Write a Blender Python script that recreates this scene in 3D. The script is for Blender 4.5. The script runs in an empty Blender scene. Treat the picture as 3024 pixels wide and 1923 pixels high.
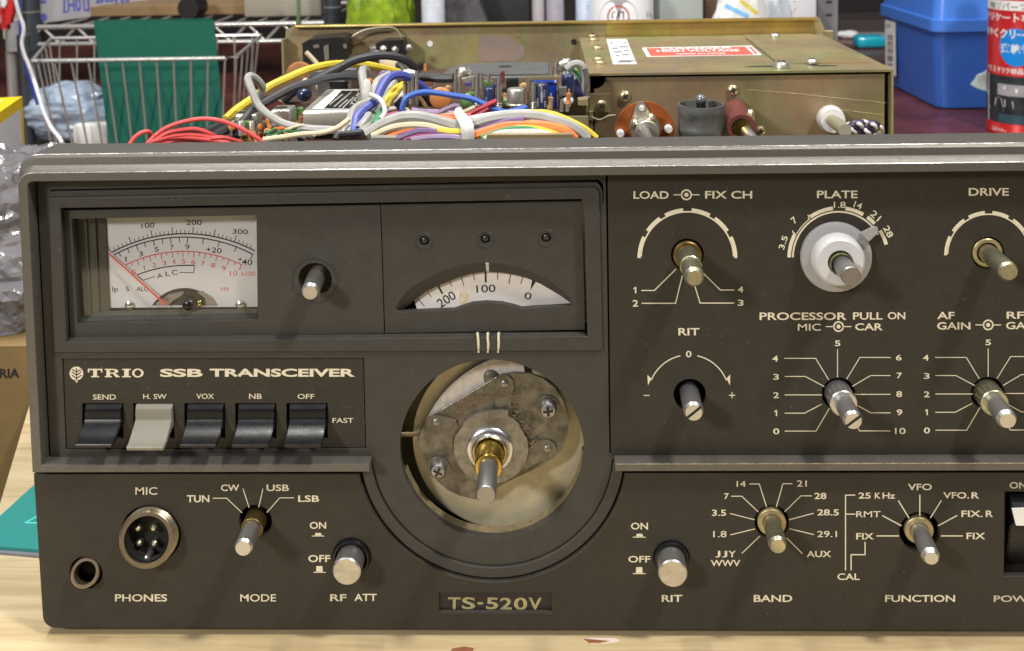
import bpy, bmesh, math, random
from mathutils import Vector, Matrix, noise
random.seed(7)
MM = 0.001
scene = bpy.context.scene
col = scene.collection

# ---------------------------------------------------------------- camera
F, PX, PY = 3027.7, 1512.0, -103.3                   # focal length and principal point in photo pixels
CAM = Vector((171.90, -324.68, 242.72))              # millimetres
RIGHT = Vector((0.99939101, 0.02926829, -0.01899959))
FWD = Vector((-0.03043239, 0.99747383, -0.06418585))
UP = Vector((0.01707298, 0.06472496, 0.99775708))
cd = bpy.data.cameras.new('camera'); cam = bpy.data.objects.new('camera', cd); col.objects.link(cam)
cd.sensor_fit = 'HORIZONTAL'; cd.sensor_width = 36.0
cd.lens = 36.0 * F / 3024.0
cd.shift_y = -(961.5 - PY) / 3024.0
cd.clip_start = 0.01; cd.clip_end = 30.0
cd.dof.use_dof = True; cd.dof.focus_distance = 0.345; cd.dof.aperture_fstop = (cd.lens * MM) / 0.0012
m = Matrix((RIGHT, UP, -FWD)).transposed().to_4x4(); m.translation = CAM * MM
cam.matrix_world = m
scene.camera = cam

# ---------------------------------------------------------------- world, lamps, exposure
w = bpy.data.worlds.new('World'); scene.world = w; w.use_nodes = True
bg = w.node_tree.nodes['Background']; bg.inputs[1].default_value = 1.0
tcw = w.node_tree.nodes.new('ShaderNodeTexCoord'); sxw = w.node_tree.nodes.new('ShaderNodeSeparateXYZ'); rmw = w.node_tree.nodes.new('ShaderNodeValToRGB')
w.node_tree.links.new(tcw.outputs['Generated'], sxw.inputs[0]); w.node_tree.links.new(sxw.outputs['Z'], rmw.inputs[0]); w.node_tree.links.new(rmw.outputs[0], bg.inputs[0])
for p_, c_ in ((0.0, (.07, .055, .04, 1)), (.30, (.06, .06, .06, 1)), (.62, (.32, .34, .38, 1))):
    el = rmw.color_ramp.elements.new(p_); el.color = c_
rmw.color_ramp.elements.remove(rmw.color_ramp.elements[0]); rmw.color_ramp.elements[-1].color = (.34, .36, .40, 1)

def lamp(name, loc, aim, sx, sy, power, colr):
    l = bpy.data.lights.new(name, 'AREA'); l.shape = 'RECTANGLE'; l.size = sx; l.size_y = sy
    l.energy = power; l.color = colr
    o = bpy.data.objects.new(name, l); col.objects.link(o)
    o.location = loc
    o.rotation_euler = (Vector(aim) - Vector(loc)).to_track_quat('-Z', 'Y').to_euler()
    return o
lamp('ceiling_lamp', (0.80, -0.43, 1.36), (0.16, 0.0, 0.08), 0.13, 0.13, 19.5, (1.0, 0.945, 0.85))
lamp('desk_lamp', (-0.80, -1.02, 0.88), (0.16, 0.0, 0.08), 0.20, 0.20, 19.0, (1.0, 0.965, 0.90))
lamp('overhead_lamp', (-0.25, 0.04, 1.62), (0.0, 0.04, 0.0), 0.5, 0.10, 18.0, (1.0, 0.97, 0.9))
lamp('background_fill_lamp', (0.05, 0.40, 1.85), (0.15, 0.55, 0.0), 0.9, 0.25, 13.5, (0.95, 0.98, 1.0))  # added lamp, unseen, put there to brighten the things behind the radio
scene.view_settings.view_transform = 'Standard'; scene.view_settings.look = 'None'
scene.view_settings.exposure = 0.0; scene.view_settings.gamma = 1.0
scene.view_settings.use_curve_mapping = False
scene.cycles.max_bounces = 8; scene.cycles.transparent_max_bounces = 12
scene.cycles.sample_clamp_indirect = 6.0
scene.cycles.use_denoising = True

# ---------------------------------------------------------------- picking points of the place
def ray(x, y): return RIGHT * ((x - PX) / F) + FWD - UP * ((y - PY) / F)
def U(x, y, Y=0.0):
    d = ray(x, y); return CAM + d * ((Y - CAM.y) / d.y)
def UZ(x, y, z):
    d = ray(x, y); return CAM + d * ((z - CAM.z) / d.z)
def UP_(p0, n):
    return lambda x, y: (lambda d: CAM + d * ((p0 - CAM).dot(n) / d.dot(n)))(ray(x, y))
def mmpx(x, y, Y=0.0): return (U(x, y, Y) - CAM).dot(FWD) / F
def win(ox, oy, s): return lambda x, y: (ox + x / s, oy + y / s)
zA = win(900, 500, 2.408); zB = win(0, 1000, 1.6583); zC = win(1000, 1000, 2.1867); zD = win(1750, 500, 3.0614)
zE = win(2300, 500, 3.062); zF = win(1750, 950, 1.890); zG = win(1750, 1350, 2.672); zH = win(2300, 1350, 2.671)
zM = win(160, 560, 3.827); zS = win(150, 1030, 2.408); zT = win(1240, 1670, 5.235); zI = win(1100, 180, 3.6485)
zJ = win(680, 200, 5.1234); z2 = win(700, 0, 3.645); z3 = win(1200, 0, 3.645); z4 = win(1700, 0, 3.645)
z5 = win(2200, 0, 2.922); z0 = win(0, 0, 2.734); zK = win(2500, 0, 3.645); zL = win(0, 0, 5.8875); zN = win(0, 260, 5.1025)
zV = lambda x, y: (x * 1.25581, y * 1.25581)
zP = win(0, 400, 2.392); z1 = win(1000, 1250, 2.408); zO = lambda x, y: (x, y)

# ---------------------------------------------------------------- materials
def lin(c): c /= 255.0; return c / 12.92 if c <= .04045 else ((c + .055) / 1.055) ** 2.4
def C8(r, g, b): return (lin(r), lin(g), lin(b))
def mat(name, c, rough=.5, metal=0., var=.12, scale=90., bump=0., bscale=1500., trans=0., alpha=1., coat=0., spec=.5, stretch=None, c2=None, detail=5., rvar=.08):
    mt = bpy.data.materials.new(name); mt.use_nodes = True
    nt = mt.node_tree; N = nt.nodes; L = nt.links
    b = N['Principled BSDF']
    tc = N.new('ShaderNodeTexCoord'); mp = N.new('ShaderNodeMapping'); L.new(tc.outputs['Object'], mp.inputs[0])
    if stretch: mp.inputs['Scale'].default_value = stretch
    nz = N.new('ShaderNodeTexNoise'); nz.inputs['Scale'].default_value = scale; nz.inputs['Detail'].default_value = detail
    nz.inputs['Roughness'].default_value = .62
    L.new(mp.outputs[0], nz.inputs['Vector'])
    rp = N.new('ShaderNodeValToRGB'); L.new(nz.outputs[0], rp.inputs[0])
    rp.color_ramp.elements[0].position = .3; rp.color_ramp.elements[1].position = .7
    a = c if c2 is None else c2
    lo = tuple(max(0, v * (1 - var)) for v in a); hi = tuple(min(1, v * (1 + var)) for v in c)
    rp.color_ramp.elements[0].color = (*lo, 1); rp.color_ramp.elements[1].color = (*hi, 1)
    L.new(rp.outputs[0], b.inputs['Base Color'])
    mr = N.new('ShaderNodeMapRange'); L.new(nz.outputs[0], mr.inputs[0])
    mr.inputs[1].default_value = .3; mr.inputs[2].default_value = .7
    mr.inputs[3].default_value = min(1, rough + rvar); mr.inputs[4].default_value = max(.02, rough - rvar)
    L.new(mr.outputs[0], b.inputs['Roughness'])
    b.inputs['Metallic'].default_value = metal
    b.inputs['Transmission Weight'].default_value = trans
    b.inputs['Alpha'].default_value = alpha
    b.inputs['Coat Weight'].default_value = coat
    b.inputs['Specular IOR Level'].default_value = spec
    if bump:
        n2 = N.new('ShaderNodeTexNoise'); n2.inputs['Scale'].default_value = bscale; n2.inputs['Detail'].default_value = 3
        L.new(mp.outputs[0], n2.inputs['Vector'])
        bp = N.new('ShaderNodeBump'); bp.inputs['Strength'].default_value = bump; bp.inputs['Distance'].default_value = .0004
        L.new(n2.outputs[0], bp.inputs['Height']); L.new(bp.outputs[0], b.inputs['Normal'])
    return mt
M = {}
M['panel'] = mat('dark_panel_paint', (.032, .0282, .0222), .55, 0, .10, 260, .25, 3500, spec=.30)
M['panel2'] = mat('dark_bezel_plastic', (.043, .0405, .036), .46, 0, .10, 200, .2, 3000, spec=.36)
M['bezel'] = mat('brown_grey_metal_paint', (.125, .117, .105), .38, .40, .08, 900, .3, 3500)
def speckle(mt, colr, dens=.755, scale=800):
    nt = mt.node_tree; N = nt.nodes; L = nt.links; b = N['Principled BSDF']
    src = b.inputs['Base Color'].links[0].from_socket
    tc = N.new('ShaderNodeTexCoord'); nz = N.new('ShaderNodeTexNoise'); nz.inputs['Scale'].default_value = scale; nz.inputs['Detail'].default_value = 1
    L.new(tc.outputs['Object'], nz.inputs['Vector']); r = N.new('ShaderNodeValToRGB'); L.new(nz.outputs[0], r.inputs[0])
    r.color_ramp.elements[0].position = dens - .02; r.color_ramp.elements[1].position = dens + .05
    mx = N.new('ShaderNodeMix'); mx.data_type = 'RGBA'; L.new(r.outputs[0], mx.inputs['Factor']); L.new(src, mx.inputs[6]); mx.inputs[7].default_value = (*colr, 1)
    L.new(mx.outputs[2], b.inputs['Base Color'])
    sm = N.new('ShaderNodeTexNoise'); sm.inputs['Scale'].default_value = 24; sm.inputs['Detail'].default_value = 6
    L.new(tc.outputs['Object'], sm.inputs['Vector']); mr = N.new('ShaderNodeMapRange'); L.new(sm.outputs[0], mr.inputs[0]); mr.inputs[1].default_value = .35; mr.inputs[2].default_value = .65; mr.inputs[3].default_value = .40; mr.inputs[4].default_value = .62
    L.new(mr.outputs[0], b.inputs['Roughness'])
speckle(M['panel'], (.10, .09, .075)); speckle(M['panel2'], (.09, .082, .07), .76)
def plating(mt, scale=18.):
    nt = mt.node_tree; N = nt.nodes; L = nt.links; b = N['Principled BSDF']
    src = b.inputs['Base Color'].links[0].from_socket
    tc = N.new('ShaderNodeTexCoord'); nz = N.new('ShaderNodeTexNoise'); nz.inputs['Scale'].default_value = scale; nz.inputs['Detail'].default_value = 4; nz.inputs['Distortion'].default_value = .8
    L.new(tc.outputs['Object'], nz.inputs['Vector']); r = N.new('ShaderNodeValToRGB'); L.new(nz.outputs[0], r.inputs[0])
    e = r.color_ramp.elements; e[0].position = .30; e[0].color = (.84, .80, .92, 1); e[1].position = .72; e[1].color = (1.02, .86, .50, 1)
    for p_, c_ in ((.42, (1.05, .86, .74, 1)), (.50, (1.0, .97, .84, 1)), (.58, (.84, .92, .62, 1)), (.65, (1.0, .80, .66, 1))): x = e.new(p_); x.color = c_
    mx = N.new('ShaderNodeMix'); mx.data_type = 'RGBA'; mx.blend_type = 'MULTIPLY'; mx.inputs['Factor'].default_value = .9; L.new(src, mx.inputs[6]); L.new(r.outputs[0], mx.inputs[7])
    L.new(mx.outputs[2], b.inputs['Base Color'])
M['cream'] = mat('cream_print', (.66, .60, .46), .6, 0, .06, 400)
M['white_ink'] = mat('white_print', (.80, .78, .72), .6, 0, .04, 400)
M['dim_ink'] = mat('dim_cream_print', (.50, .46, .36), .6, 0, .08, 400)
M['black'] = mat('black_plastic', (.012, .012, .013), .38, 0, .2, 200)
M['gloss_black'] = mat('glossy_black_plastic', (.006, .0062, .008), .30, 0, .2, 200, spec=.4)
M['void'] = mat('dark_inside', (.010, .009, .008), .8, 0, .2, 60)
M['beige_plastic'] = mat('beige_grey_plastic', (.20, .188, .155), .42, 0, .06, 200)
M['steel'] = mat('brushed_steel', (.72, .72, .72), .26, 1, .05, 300, rvar=.03)
M['alu'] = mat('turned_aluminium', (.60, .595, .60), .32, .92, .04, 300, rvar=.03)
M['dullsteel'] = mat('dull_steel', (.34, .33, .33), .38, .9, .08, 300, rvar=.03)
M['oldbrass'] = mat('greenish_old_brass', (.55, .51, .32), .33, .92, .15, 250, 0, 2500, c2=(.40, .40, .34))
M['brass'] = mat('polished_brass', (.60, .42, .11), .26, 1, .15, 500)
M['darkbrass'] = mat('tarnished_brass', (.20, .14, .05), .42, .9, .4, 600)
M['nylon'] = mat('milky_nylon', (.52, .52, .54), .32, 0, .05, 200, coat=.2)
M['nylon2'] = mat('clear_grey_nylon', (.30, .30, .315), .34, 0, .06, 200, coat=.2)
M['greengoo'] = mat('green_corrosion', (.11, .13, .05), .35, 0, .6, 900, coat=.5)
M['zinc'] = mat('yellow_passivated_steel', (.40, .352, .212), .40, .5, .2, 24, .12, 1800, c2=(.28, .262, .185), detail=5)
M['zinc_face'] = mat('iridescent_passivated_steel', (.35, .288, .185), .42, .5, .28, 26, .12, 1800, c2=(.28, .235, .175), detail=5)
M['zinc_gold'] = mat('golden_passivated_steel', (.50, .38, .12), .36, .7, .25, 40, .1, 1800, c2=(.45, .37, .19), detail=3)
M['zinc_rear'] = mat('stained_passivated_steel', (.40, .34, .20), .45, .4, .25, 22, .12, 1800, c2=(.27, .25, .17), detail=4)
for k_ in ('zinc', 'zinc_face', 'zinc_gold', 'zinc_rear'): plating(M[k_], 26. if k_ == 'zinc_rear' else 17.)
M['cream_metal'] = mat('cream_passivated_plate', (.50, .445, .30), .45, .3, .14, 120, .12, 1500)
M['mech'] = mat('aged_steel_plate', (.165, .155, .132), .42, .7, .3, 200, .3, 1600, c2=(.105, .092, .07))
M['mech2'] = mat('worn_steel_hub', (.235, .225, .205), .36, .8, .25, 400, .2, 1600)
M['rust'] = mat('rusty_grease', (.11, .075, .042), .8, 0, .5, 900, .8, 2500)
M['disc'] = mat('stained_white_disc', (.60, .54, .50), .5, 0, .12, 350, c2=(.50, .45, .40))
M['scale'] = mat('white_meter_scale', (.545, .545, .565), .55, 0, .02, 100)
M['dialwhite'] = mat('white_dial_plate', (.66, .63, .62), .5, 0, .05, 90, c2=(.64, .60, .56))
M['ink'] = mat('black_print', (.015, .014, .016), .6, 0, .1, 300)
M['red_ink'] = mat('red_print', (.55, .09, .08), .6, 0, .05, 300)
M['needle'] = mat('red_needle_paint', (.58, .07, .05), .4, 0, .05, 300)
M['pcb'] = mat('brown_phenolic_board', (.06, .03, .018), .6, 0, .2, 200)
M['orange_cap'] = mat('orange_ceramic', (.52, .20, .055), .45, 0, .12, 300)
M['green_cap'] = mat('green_film_capacitor', (.10, .20, .06), .35, 0, .25, 300, coat=.3)
M['navy'] = mat('navy_sleeve', (.022, .035, .095), .3, 0, .15, 200, coat=.4)
M['bluefoil'] = mat('bright_blue_film', (.01, .05, .42), .3, 0, .15, 200, coat=.4)
M['tin'] = mat('tinned_can', (.52, .50, .44), .38, .75, .12, 200, .12, 1500)
M['pin'] = mat('tinned_pin', (.55, .53, .47), .34, .9, .2, 600)
M['gold_clip'] = mat('pale_gold_clip', (.60, .50, .32), .32, .85, .15, 300)
M['darkgrey'] = mat('dark_grey_cast', (.10, .10, .10), .55, .1, .2, 150, .2, 900)
M['phenolic'] = mat('orange_brown_phenolic', (.26, .065, .015), .42, 0, .18, 300, coat=.2)
M['maroon'] = mat('maroon_phenolic', (.13, .035, .032), .42, 0, .15, 300)
M['rubber'] = mat('worn_grey_tube', (.10, .10, .095), .48, .2, .4, 170, .3, 1200)
M['ceramic'] = mat('pale_grey_ceramic', (.58, .57, .56), .4, 0, .06, 200)
M['rod'] = mat('pale_brass_rod', (.50, .46, .33), .4, .6, .15, 400)
M['redlabel'] = mat('red_warning_paper', (.64, .10, .075), .55, 0, .05, 100)
M['paper'] = mat('white_paper', (.74, .73, .72), .6, 0, .05, 100)
M['greypaper'] = mat('grey_paper_label', (.55, .55, .55), .6, 0, .12, 300)
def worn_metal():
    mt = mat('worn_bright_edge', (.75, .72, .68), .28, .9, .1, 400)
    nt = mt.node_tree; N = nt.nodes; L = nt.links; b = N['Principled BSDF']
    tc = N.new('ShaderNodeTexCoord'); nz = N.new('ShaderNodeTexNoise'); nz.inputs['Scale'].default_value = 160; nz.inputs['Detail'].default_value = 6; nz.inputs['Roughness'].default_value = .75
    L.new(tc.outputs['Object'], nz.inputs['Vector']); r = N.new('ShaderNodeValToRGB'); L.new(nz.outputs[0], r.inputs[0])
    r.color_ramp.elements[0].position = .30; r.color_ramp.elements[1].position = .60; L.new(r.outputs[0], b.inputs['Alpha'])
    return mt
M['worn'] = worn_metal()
WC = dict(yellow=(.72, .55, .04), blackw=(.018, .019, .022), grey=(.44, .43, .41), blue=(.055, .075, .36), bright=(.04, .12, .50), cream=(.62, .53, .36),
          red=(.80, .085, .085), darkred=(.42, .02, .04), purple=(.16, .085, .22), orange=(.78, .20, .04), green=(.03, .22, .07), white=(.60, .585, .55),
          magenta=(.36, .05, .16), navyw=(.04, .035, .16), brown=(.18, .08, .05), lilac=(.30, .22, .36), pale=(.34, .335, .32))
for k, v in WC.items(): M['w_' + k] = mat(k + '_insulation', tuple(c_ * .88 + .012 for c_ in v), .50, 0, .16, 120, .15, 900)

# ---------------------------------------------------------------- mesh helpers (everything in millimetres)
def add_poly_prism(bm, pts, dvec):
    """closed prism from a planar loop of 3-D points pushed along dvec"""
    a = [bm.verts.new(p) for p in pts]; b = [bm.verts.new(Vector(p) + dvec) for p in pts]
    n = len(pts)
    fs = [bm.faces.new(a), bm.faces.new(b[::-1])]
    for i in range(n):
        fs.append(bm.faces.new((a[i], b[i], b[(i + 1) % n], a[(i + 1) % n])))
    bmesh.ops.recalc_face_normals(bm, faces=fs)
    return fs
def add_box(bm, lo, hi, bev=0., seg=2, mtx=None):
    t = bmesh.new()
    bmesh.ops.create_cube(t, size=1)
    lo, hi = Vector(lo), Vector(hi)
    for v in t.verts: v.co = Vector(((v.co[i] + .5) * (hi[i] - lo[i]) + lo[i] for i in range(3)))
    if bev: bmesh.ops.bevel(t, geom=t.edges[:], offset=bev, segments=seg, affect='EDGES', profile=.5)
    join(bm, t, mtx)
def join(bm, t, mtx=None):
    mp = {}
    for v in t.verts: mp[v] = bm.verts.new(mtx @ v.co if mtx else v.co)
    for f in t.faces:
        try:
            nf = bm.faces.new([mp[v] for v in f.verts]); nf.smooth = f.smooth
        except ValueError: pass
    t.free()
def frame(axis):
    a = Vector(axis).normalized()
    h = Vector((0, 0, 1)) if abs(a.z) < .9 else Vector((1, 0, 0))
    u = a.cross(h).normalized(); v = a.cross(u).normalized()
    return a, u, v
def add_lathe(bm, p, axis, prof, seg=28, capped=True):
    """profile of (distance along axis, radius)"""
    p = Vector(p); a, u, v = frame(axis)
    rings = []
    for t, r in prof:
        if r <= 1e-6: rings.append([bm.verts.new(p + a * t)])
        else: rings.append([bm.verts.new(p + a * t + (u * math.cos(2 * math.pi * i / seg) + v * math.sin(2 * math.pi * i / seg)) * r) for i in range(seg)])
    fs = []
    for r0, r1 in zip(rings, rings[1:]):
        for i in range(seg):
            j = (i + 1) % seg
            if len(r0) == 1 and len(r1) == 1: continue
            if len(r0) == 1: fs.append(bm.faces.new((r0[0], r1[j], r1[i])))
            elif len(r1) == 1: fs.append(bm.faces.new((r0[i], r0[j], r1[0])))
            else: fs.append(bm.faces.new((r0[i], r0[j], r1[j], r1[i])))
    if capped:
        if len(rings[0]) > 1: fs.append(bm.faces.new(rings[0][::-1]))
        if len(rings[-1]) > 1: fs.append(bm.faces.new(rings[-1]))
    bmesh.ops.recalc_face_normals(bm, faces=fs)
def smooth_path(pts, sub=6):
    pts = [Vector(p) for p in pts]
    if len(pts) < 3: return pts
    P = [pts[0] * 2 - pts[1]] + pts + [pts[-1] * 2 - pts[-2]]
    out = []
    for i in range(1, len(P) - 2):
        p0, p1, p2, p3 = P[i - 1:i + 3]
        for k in range(sub):
            t = k / sub
            out.append(.5 * ((2 * p1) + (p2 - p0) * t + (2 * p0 - 5 * p1 + 4 * p2 - p3) * t * t + (3 * p1 - p0 - 3 * p2 + p3) * t ** 3))
    out.append(pts[-1])
    return out
def add_tube(bm, pts, r, seg=10, sub=6):
    pts = smooth_path(pts, sub) if sub else [Vector(p) for p in pts]
    rr = r if callable(r) else (lambda t: r)
    n = len(pts); rings = []
    a, u, v = frame(pts[1] - pts[0])
    for i, p in enumerate(pts):
        t = (pts[min(i + 1, n - 1)] - pts[max(i - 1, 0)]).normalized()
        u = (u - t * u.dot(t)).normalized(); v = t.cross(u)
        rad = rr(i / (n - 1))
        rings.append([bm.verts.new(p + (u * math.cos(2 * math.pi * k / seg) + v * math.sin(2 * math.pi * k / seg)) * rad) for k in range(seg)])
    fs = []
    for r0, r1 in zip(rings, rings[1:]):
        for k in range(seg):
            j = (k + 1) % seg; fs.append(bm.faces.new((r0[k], r0[j], r1[j], r1[k])))
    fs.append(bm.faces.new(rings[0][::-1])); fs.append(bm.faces.new(rings[-1]))
    bmesh.ops.recalc_face_normals(bm, faces=fs)
def add_ball(bm, c, r, sub=2, scl=(1, 1, 1), nz=0., nf=.1):
    t = bmesh.new(); bmesh.ops.create_icosphere(t, subdivisions=sub, radius=1)
    for v in t.verts:
        q = Vector((v.co.x * scl[0], v.co.y * scl[1], v.co.z * scl[2])) * r
        if nz: q *= 1 + nz * noise.noise((q + Vector(c)) * nf)
        v.co = q + Vector(c)
    join(bm, t)

WPOS = {}
def empty(name, at, label=None, cat=None, group=None):
    o = bpy.data.objects.new(name, None); col.objects.link(o); o.empty_display_size = .02
    at = Vector(at); o.location = at * MM; WPOS[o] = at
    return tag(o, label, cat, group)
def tag(o, label=None, cat=None, group=None, kind=None):
    if label: o['label'] = label
    if cat: o['category'] = cat
    if group: o['group'] = group
    if kind: o['kind'] = kind
    return o
def obj(name, bm, material, parent=None, angle=35, at=None):
    if isinstance(bm, bmesh.types.BMesh):
        me = bpy.data.meshes.new(name); bm.to_mesh(me); bm.free()
    else: me = bm
    vs = me.vertices
    if at is None:
        lo = Vector((min(v.co[i] for v in vs) for i in range(3))); hi = Vector((max(v.co[i] for v in vs) for i in range(3)))
        at = (lo + hi) / 2 if parent else Vector(((lo.x + hi.x) / 2, (lo.y + hi.y) / 2, lo.z))
    at = Vector(at)
    for v in vs: v.co = (v.co - at) * MM
    if len(me.materials): me.materials.clear()
    me.materials.append(M[material] if isinstance(material, str) else material)
    for p in me.polygons: p.use_smooth = True
    me.set_sharp_from_angle(angle=math.radians(angle))
    o = bpy.data.objects.new(name, me); col.objects.link(o)
    WPOS[o] = at
    if parent is not None:
        o.parent = parent; o.location = (at - WPOS[parent]) * MM
    else: o.location = at * MM
    return o
def plate(loops, yf, th, bev=0.):
    """flat sheet standing in the XZ plane: loops of (x, z), front face at y = yf"""
    cu = bpy.data.curves.new('c', 'CURVE'); cu.dimensions = '2D'; cu.fill_mode = 'BOTH'
    cu.extrude = th / 2 - bev; cu.bevel_depth = bev; cu.bevel_resolution = 2; cu.offset = -bev
    for lp in loops:
        s = cu.splines.new('POLY'); s.points.add(len(lp) - 1); s.use_cyclic_u = True
        for q, p in zip(s.points, lp): q.co = (p[0], p[1], 0, 1)
    o = bpy.data.objects.new('c', cu)
    me = bpy.data.meshes.new_from_object(o)
    bpy.data.objects.remove(o); bpy.data.curves.remove(cu)
    for v in me.vertices: v.co = Vector((v.co.x, yf + th / 2 - v.co.z, v.co.y))
    return me
def xz(p): return (p.x, p.z)
def circ(c, r, n=72, a0=0., a1=360.): # (x, z) points
    full = abs(a1 - a0) >= 360
    k = n if full else n + 1
    return [(c[0] + r * math.cos(math.radians(a0 + (a1 - a0) * i / n)), c[1] + r * math.sin(math.radians(a0 + (a1 - a0) * i / n))) for i in range(k)]
def rounded(pts, rad, n=6):
    out = []; k = len(pts)
    rads = rad if isinstance(rad, (list, tuple)) else [rad] * k
    for i in range(k):
        p = Vector((*pts[i], 0)); a = Vector((*pts[i - 1], 0)); b = Vector((*pts[(i + 1) % k], 0)); r = rads[i]
        if r <= 0: out.append((p.x, p.y)); continue
        u = (a - p).normalized(); v = (b - p).normalized(); h = u.angle(v) / 2
        d = r / math.tan(h); c = p + (u + v).normalized() * (r / math.sin(h))
        s = p + u * d - c; e = p + v * d - c; ang = s.angle(e); sg = 1 if s.cross(e).z > 0 else -1
        for j in range(n + 1):
            t = sg * ang * j / n; q = Vector((s.x * math.cos(t) - s.y * math.sin(t), s.x * math.sin(t) + s.y * math.cos(t), 0)) + c
            out.append((q.x, q.y))
    return out
def circ3(a, b, c):
    ax, ay = a; bx, by = b; cx, cy = c
    d = 2 * (ax * (by - cy) + bx * (cy - ay) + cx * (ay - by))
    ux = ((ax * ax + ay * ay) * (by - cy) + (bx * bx + by * by) * (cy - ay) + (cx * cx + cy * cy) * (ay - by)) / d
    uy = ((ax * ax + ay * ay) * (cx - bx) + (bx * bx + by * by) * (ax - cx) + (cx * cx + cy * cy) * (bx - ax)) / d
    return ux, uy, math.hypot(ax - ux, ay - uy)
TXT = {}
def text_mesh(s, bold=.0):
    k = (s, bold)
    if s == '1': return ([(0, .62), (0, .80), (.52, 1), (1, 1), (1, 0), (.52, 0), (.52, .78)], [(0, 6, 2, 1), (6, 5, 4, 3, 2)])
    if k not in TXT:
        cu = bpy.data.curves.new('t', 'FONT'); cu.body = s; cu.size = 1; cu.offset = bold; cu.resolution_u = 4
        o = bpy.data.objects.new('t', cu); me = bpy.data.meshes.new_from_object(o)
        vs = [v.co.copy() for v in me.vertices]; fs = [tuple(p.vertices) for p in me.polygons]
        bpy.data.objects.remove(o); bpy.data.curves.remove(cu); bpy.data.meshes.remove(me)
        x0 = min(v.x for v in vs); x1 = max(v.x for v in vs); y0 = min(v.y for v in vs); y1 = max(v.y for v in vs)
        TXT[k] = ([((v.x - x0) / (x1 - x0 + 1e-9), (v.y - y0) / (y1 - y0 + 1e-9)) for v in vs], fs)
    return TXT[k]
class Print:
    """printing on a surface: shapes in picture windows, laid on the surface by proj(px, py)"""
    def __init__(s, proj, z=zO): s.bm = bmesh.new(); s.proj = proj; s.z = z
    def pt(s, x, y): return s.proj(*s.z(x, y))
    def face(s, pts):
        try: s.bm.faces.new([s.bm.verts.new(s.pt(*p)) for p in pts])
        except ValueError: pass
    def text(s, t, box, rot=0., bold=None):
        if bold is None: bold = .006 if set(s_ for s_ in t) & set('1M') else .017
        vs, fs = text_mesh(t, bold); x0, y0, x1, y1 = box
        cx, cy = (x0 + x1) / 2, (y0 + y1) / 2; c, n = math.cos(math.radians(rot)), math.sin(math.radians(rot))
        V = []
        for a, b in vs:
            dx = (a - .5) * (x1 - x0); dy = -(b - .5) * (y1 - y0)
            V.append(s.bm.verts.new(s.pt(cx + dx * c + dy * n, cy - dx * n + dy * c)))
        for f in fs:
            try: s.bm.faces.new([V[i] for i in f])
            except ValueError: pass
        return s
    def line(s, pts, w):
        L = []; Rr = []; n = len(pts); P = [Vector((*p, 0)) for p in pts]
        for i in range(n):
            d0 = (P[i] - P[i - 1]).normalized() if i else None; d1 = (P[i + 1] - P[i]).normalized() if i < n - 1 else None
            d0 = d0 or d1; d1 = d1 or d0
            nn = (Vector((-d0.y, d0.x, 0)) + Vector((-d1.y, d1.x, 0))).normalized(); k = nn.dot(Vector((-d1.y, d1.x, 0)))
            o = nn * (w / 2 / max(k, .35)); L.append(P[i] + o); Rr.append(P[i] - o)
        for i in range(n - 1): s.face([L[i][:2], L[i + 1][:2], Rr[i + 1][:2], Rr[i][:2]])
        return s
    def arc(s, c, r0, r1, a0, a1, n=None):
        n = n or max(3, int(abs(a1 - a0) / 4)); q = lambda r, a: (c[0] + r * math.cos(math.radians(a)), c[1] - r * math.sin(math.radians(a)))
        for i in range(n):
            t0 = a0 + (a1 - a0) * i / n; t1 = a0 + (a1 - a0) * (i + 1) / n
            s.face([q(r0, t0), q(r1, t0), q(r1, t1), q(r0, t1)])
        return s
    def disc(s, c, r, n=28):
        s.face([(c[0] + r * math.cos(2 * math.pi * i / n), c[1] + r * math.sin(2 * math.pi * i / n)) for i in range(n)]); return s
    def done(s, name, material, parent):
        bmesh.ops.recalc_face_normals(s.bm, faces=s.bm.faces[:])
        return obj(name, s.bm, material, parent)
def on(Y): return lambda x, y: U(x, y, Y)
def screw(parent, p, axis, r=3., h=1.8, material='steel', slot=False):
    b = bmesh.new(); add_lathe(b, p, axis, [(0, r), (h * .45, r), (h * .85, r * .75), (h, r * .35), (h, 0)], 18)
    n0 = len(b.faces)
    a, u, v = frame(axis); c = Vector(p) + a * (h + .03)
    th = random.uniform(0, 1.5); u2 = u * math.cos(th) + v * math.sin(th); v2 = a.cross(u2)
    w = r * .14; l = r * .55
    pts = [u2 * w + v2 * w, u2 * w + v2 * l, -u2 * w + v2 * l, -u2 * w + v2 * w, -u2 * l + v2 * w, -u2 * l - v2 * w, -u2 * w - v2 * w, -u2 * w - v2 * l, u2 * w - v2 * l, u2 * w - v2 * w, u2 * l - v2 * w, u2 * l + v2 * w]
    if slot: pts = [u2 * w + v2 * r * .95, -u2 * w + v2 * r * .95, -u2 * w - v2 * r * .95, u2 * w - v2 * r * .95]
    for f in add_poly_prism(b, [c + q for q in pts], -a * h * .3): f.material_index = 1
    o = obj('screw', b, material, parent); o.data.materials.append(M['void'])
    return o

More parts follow.
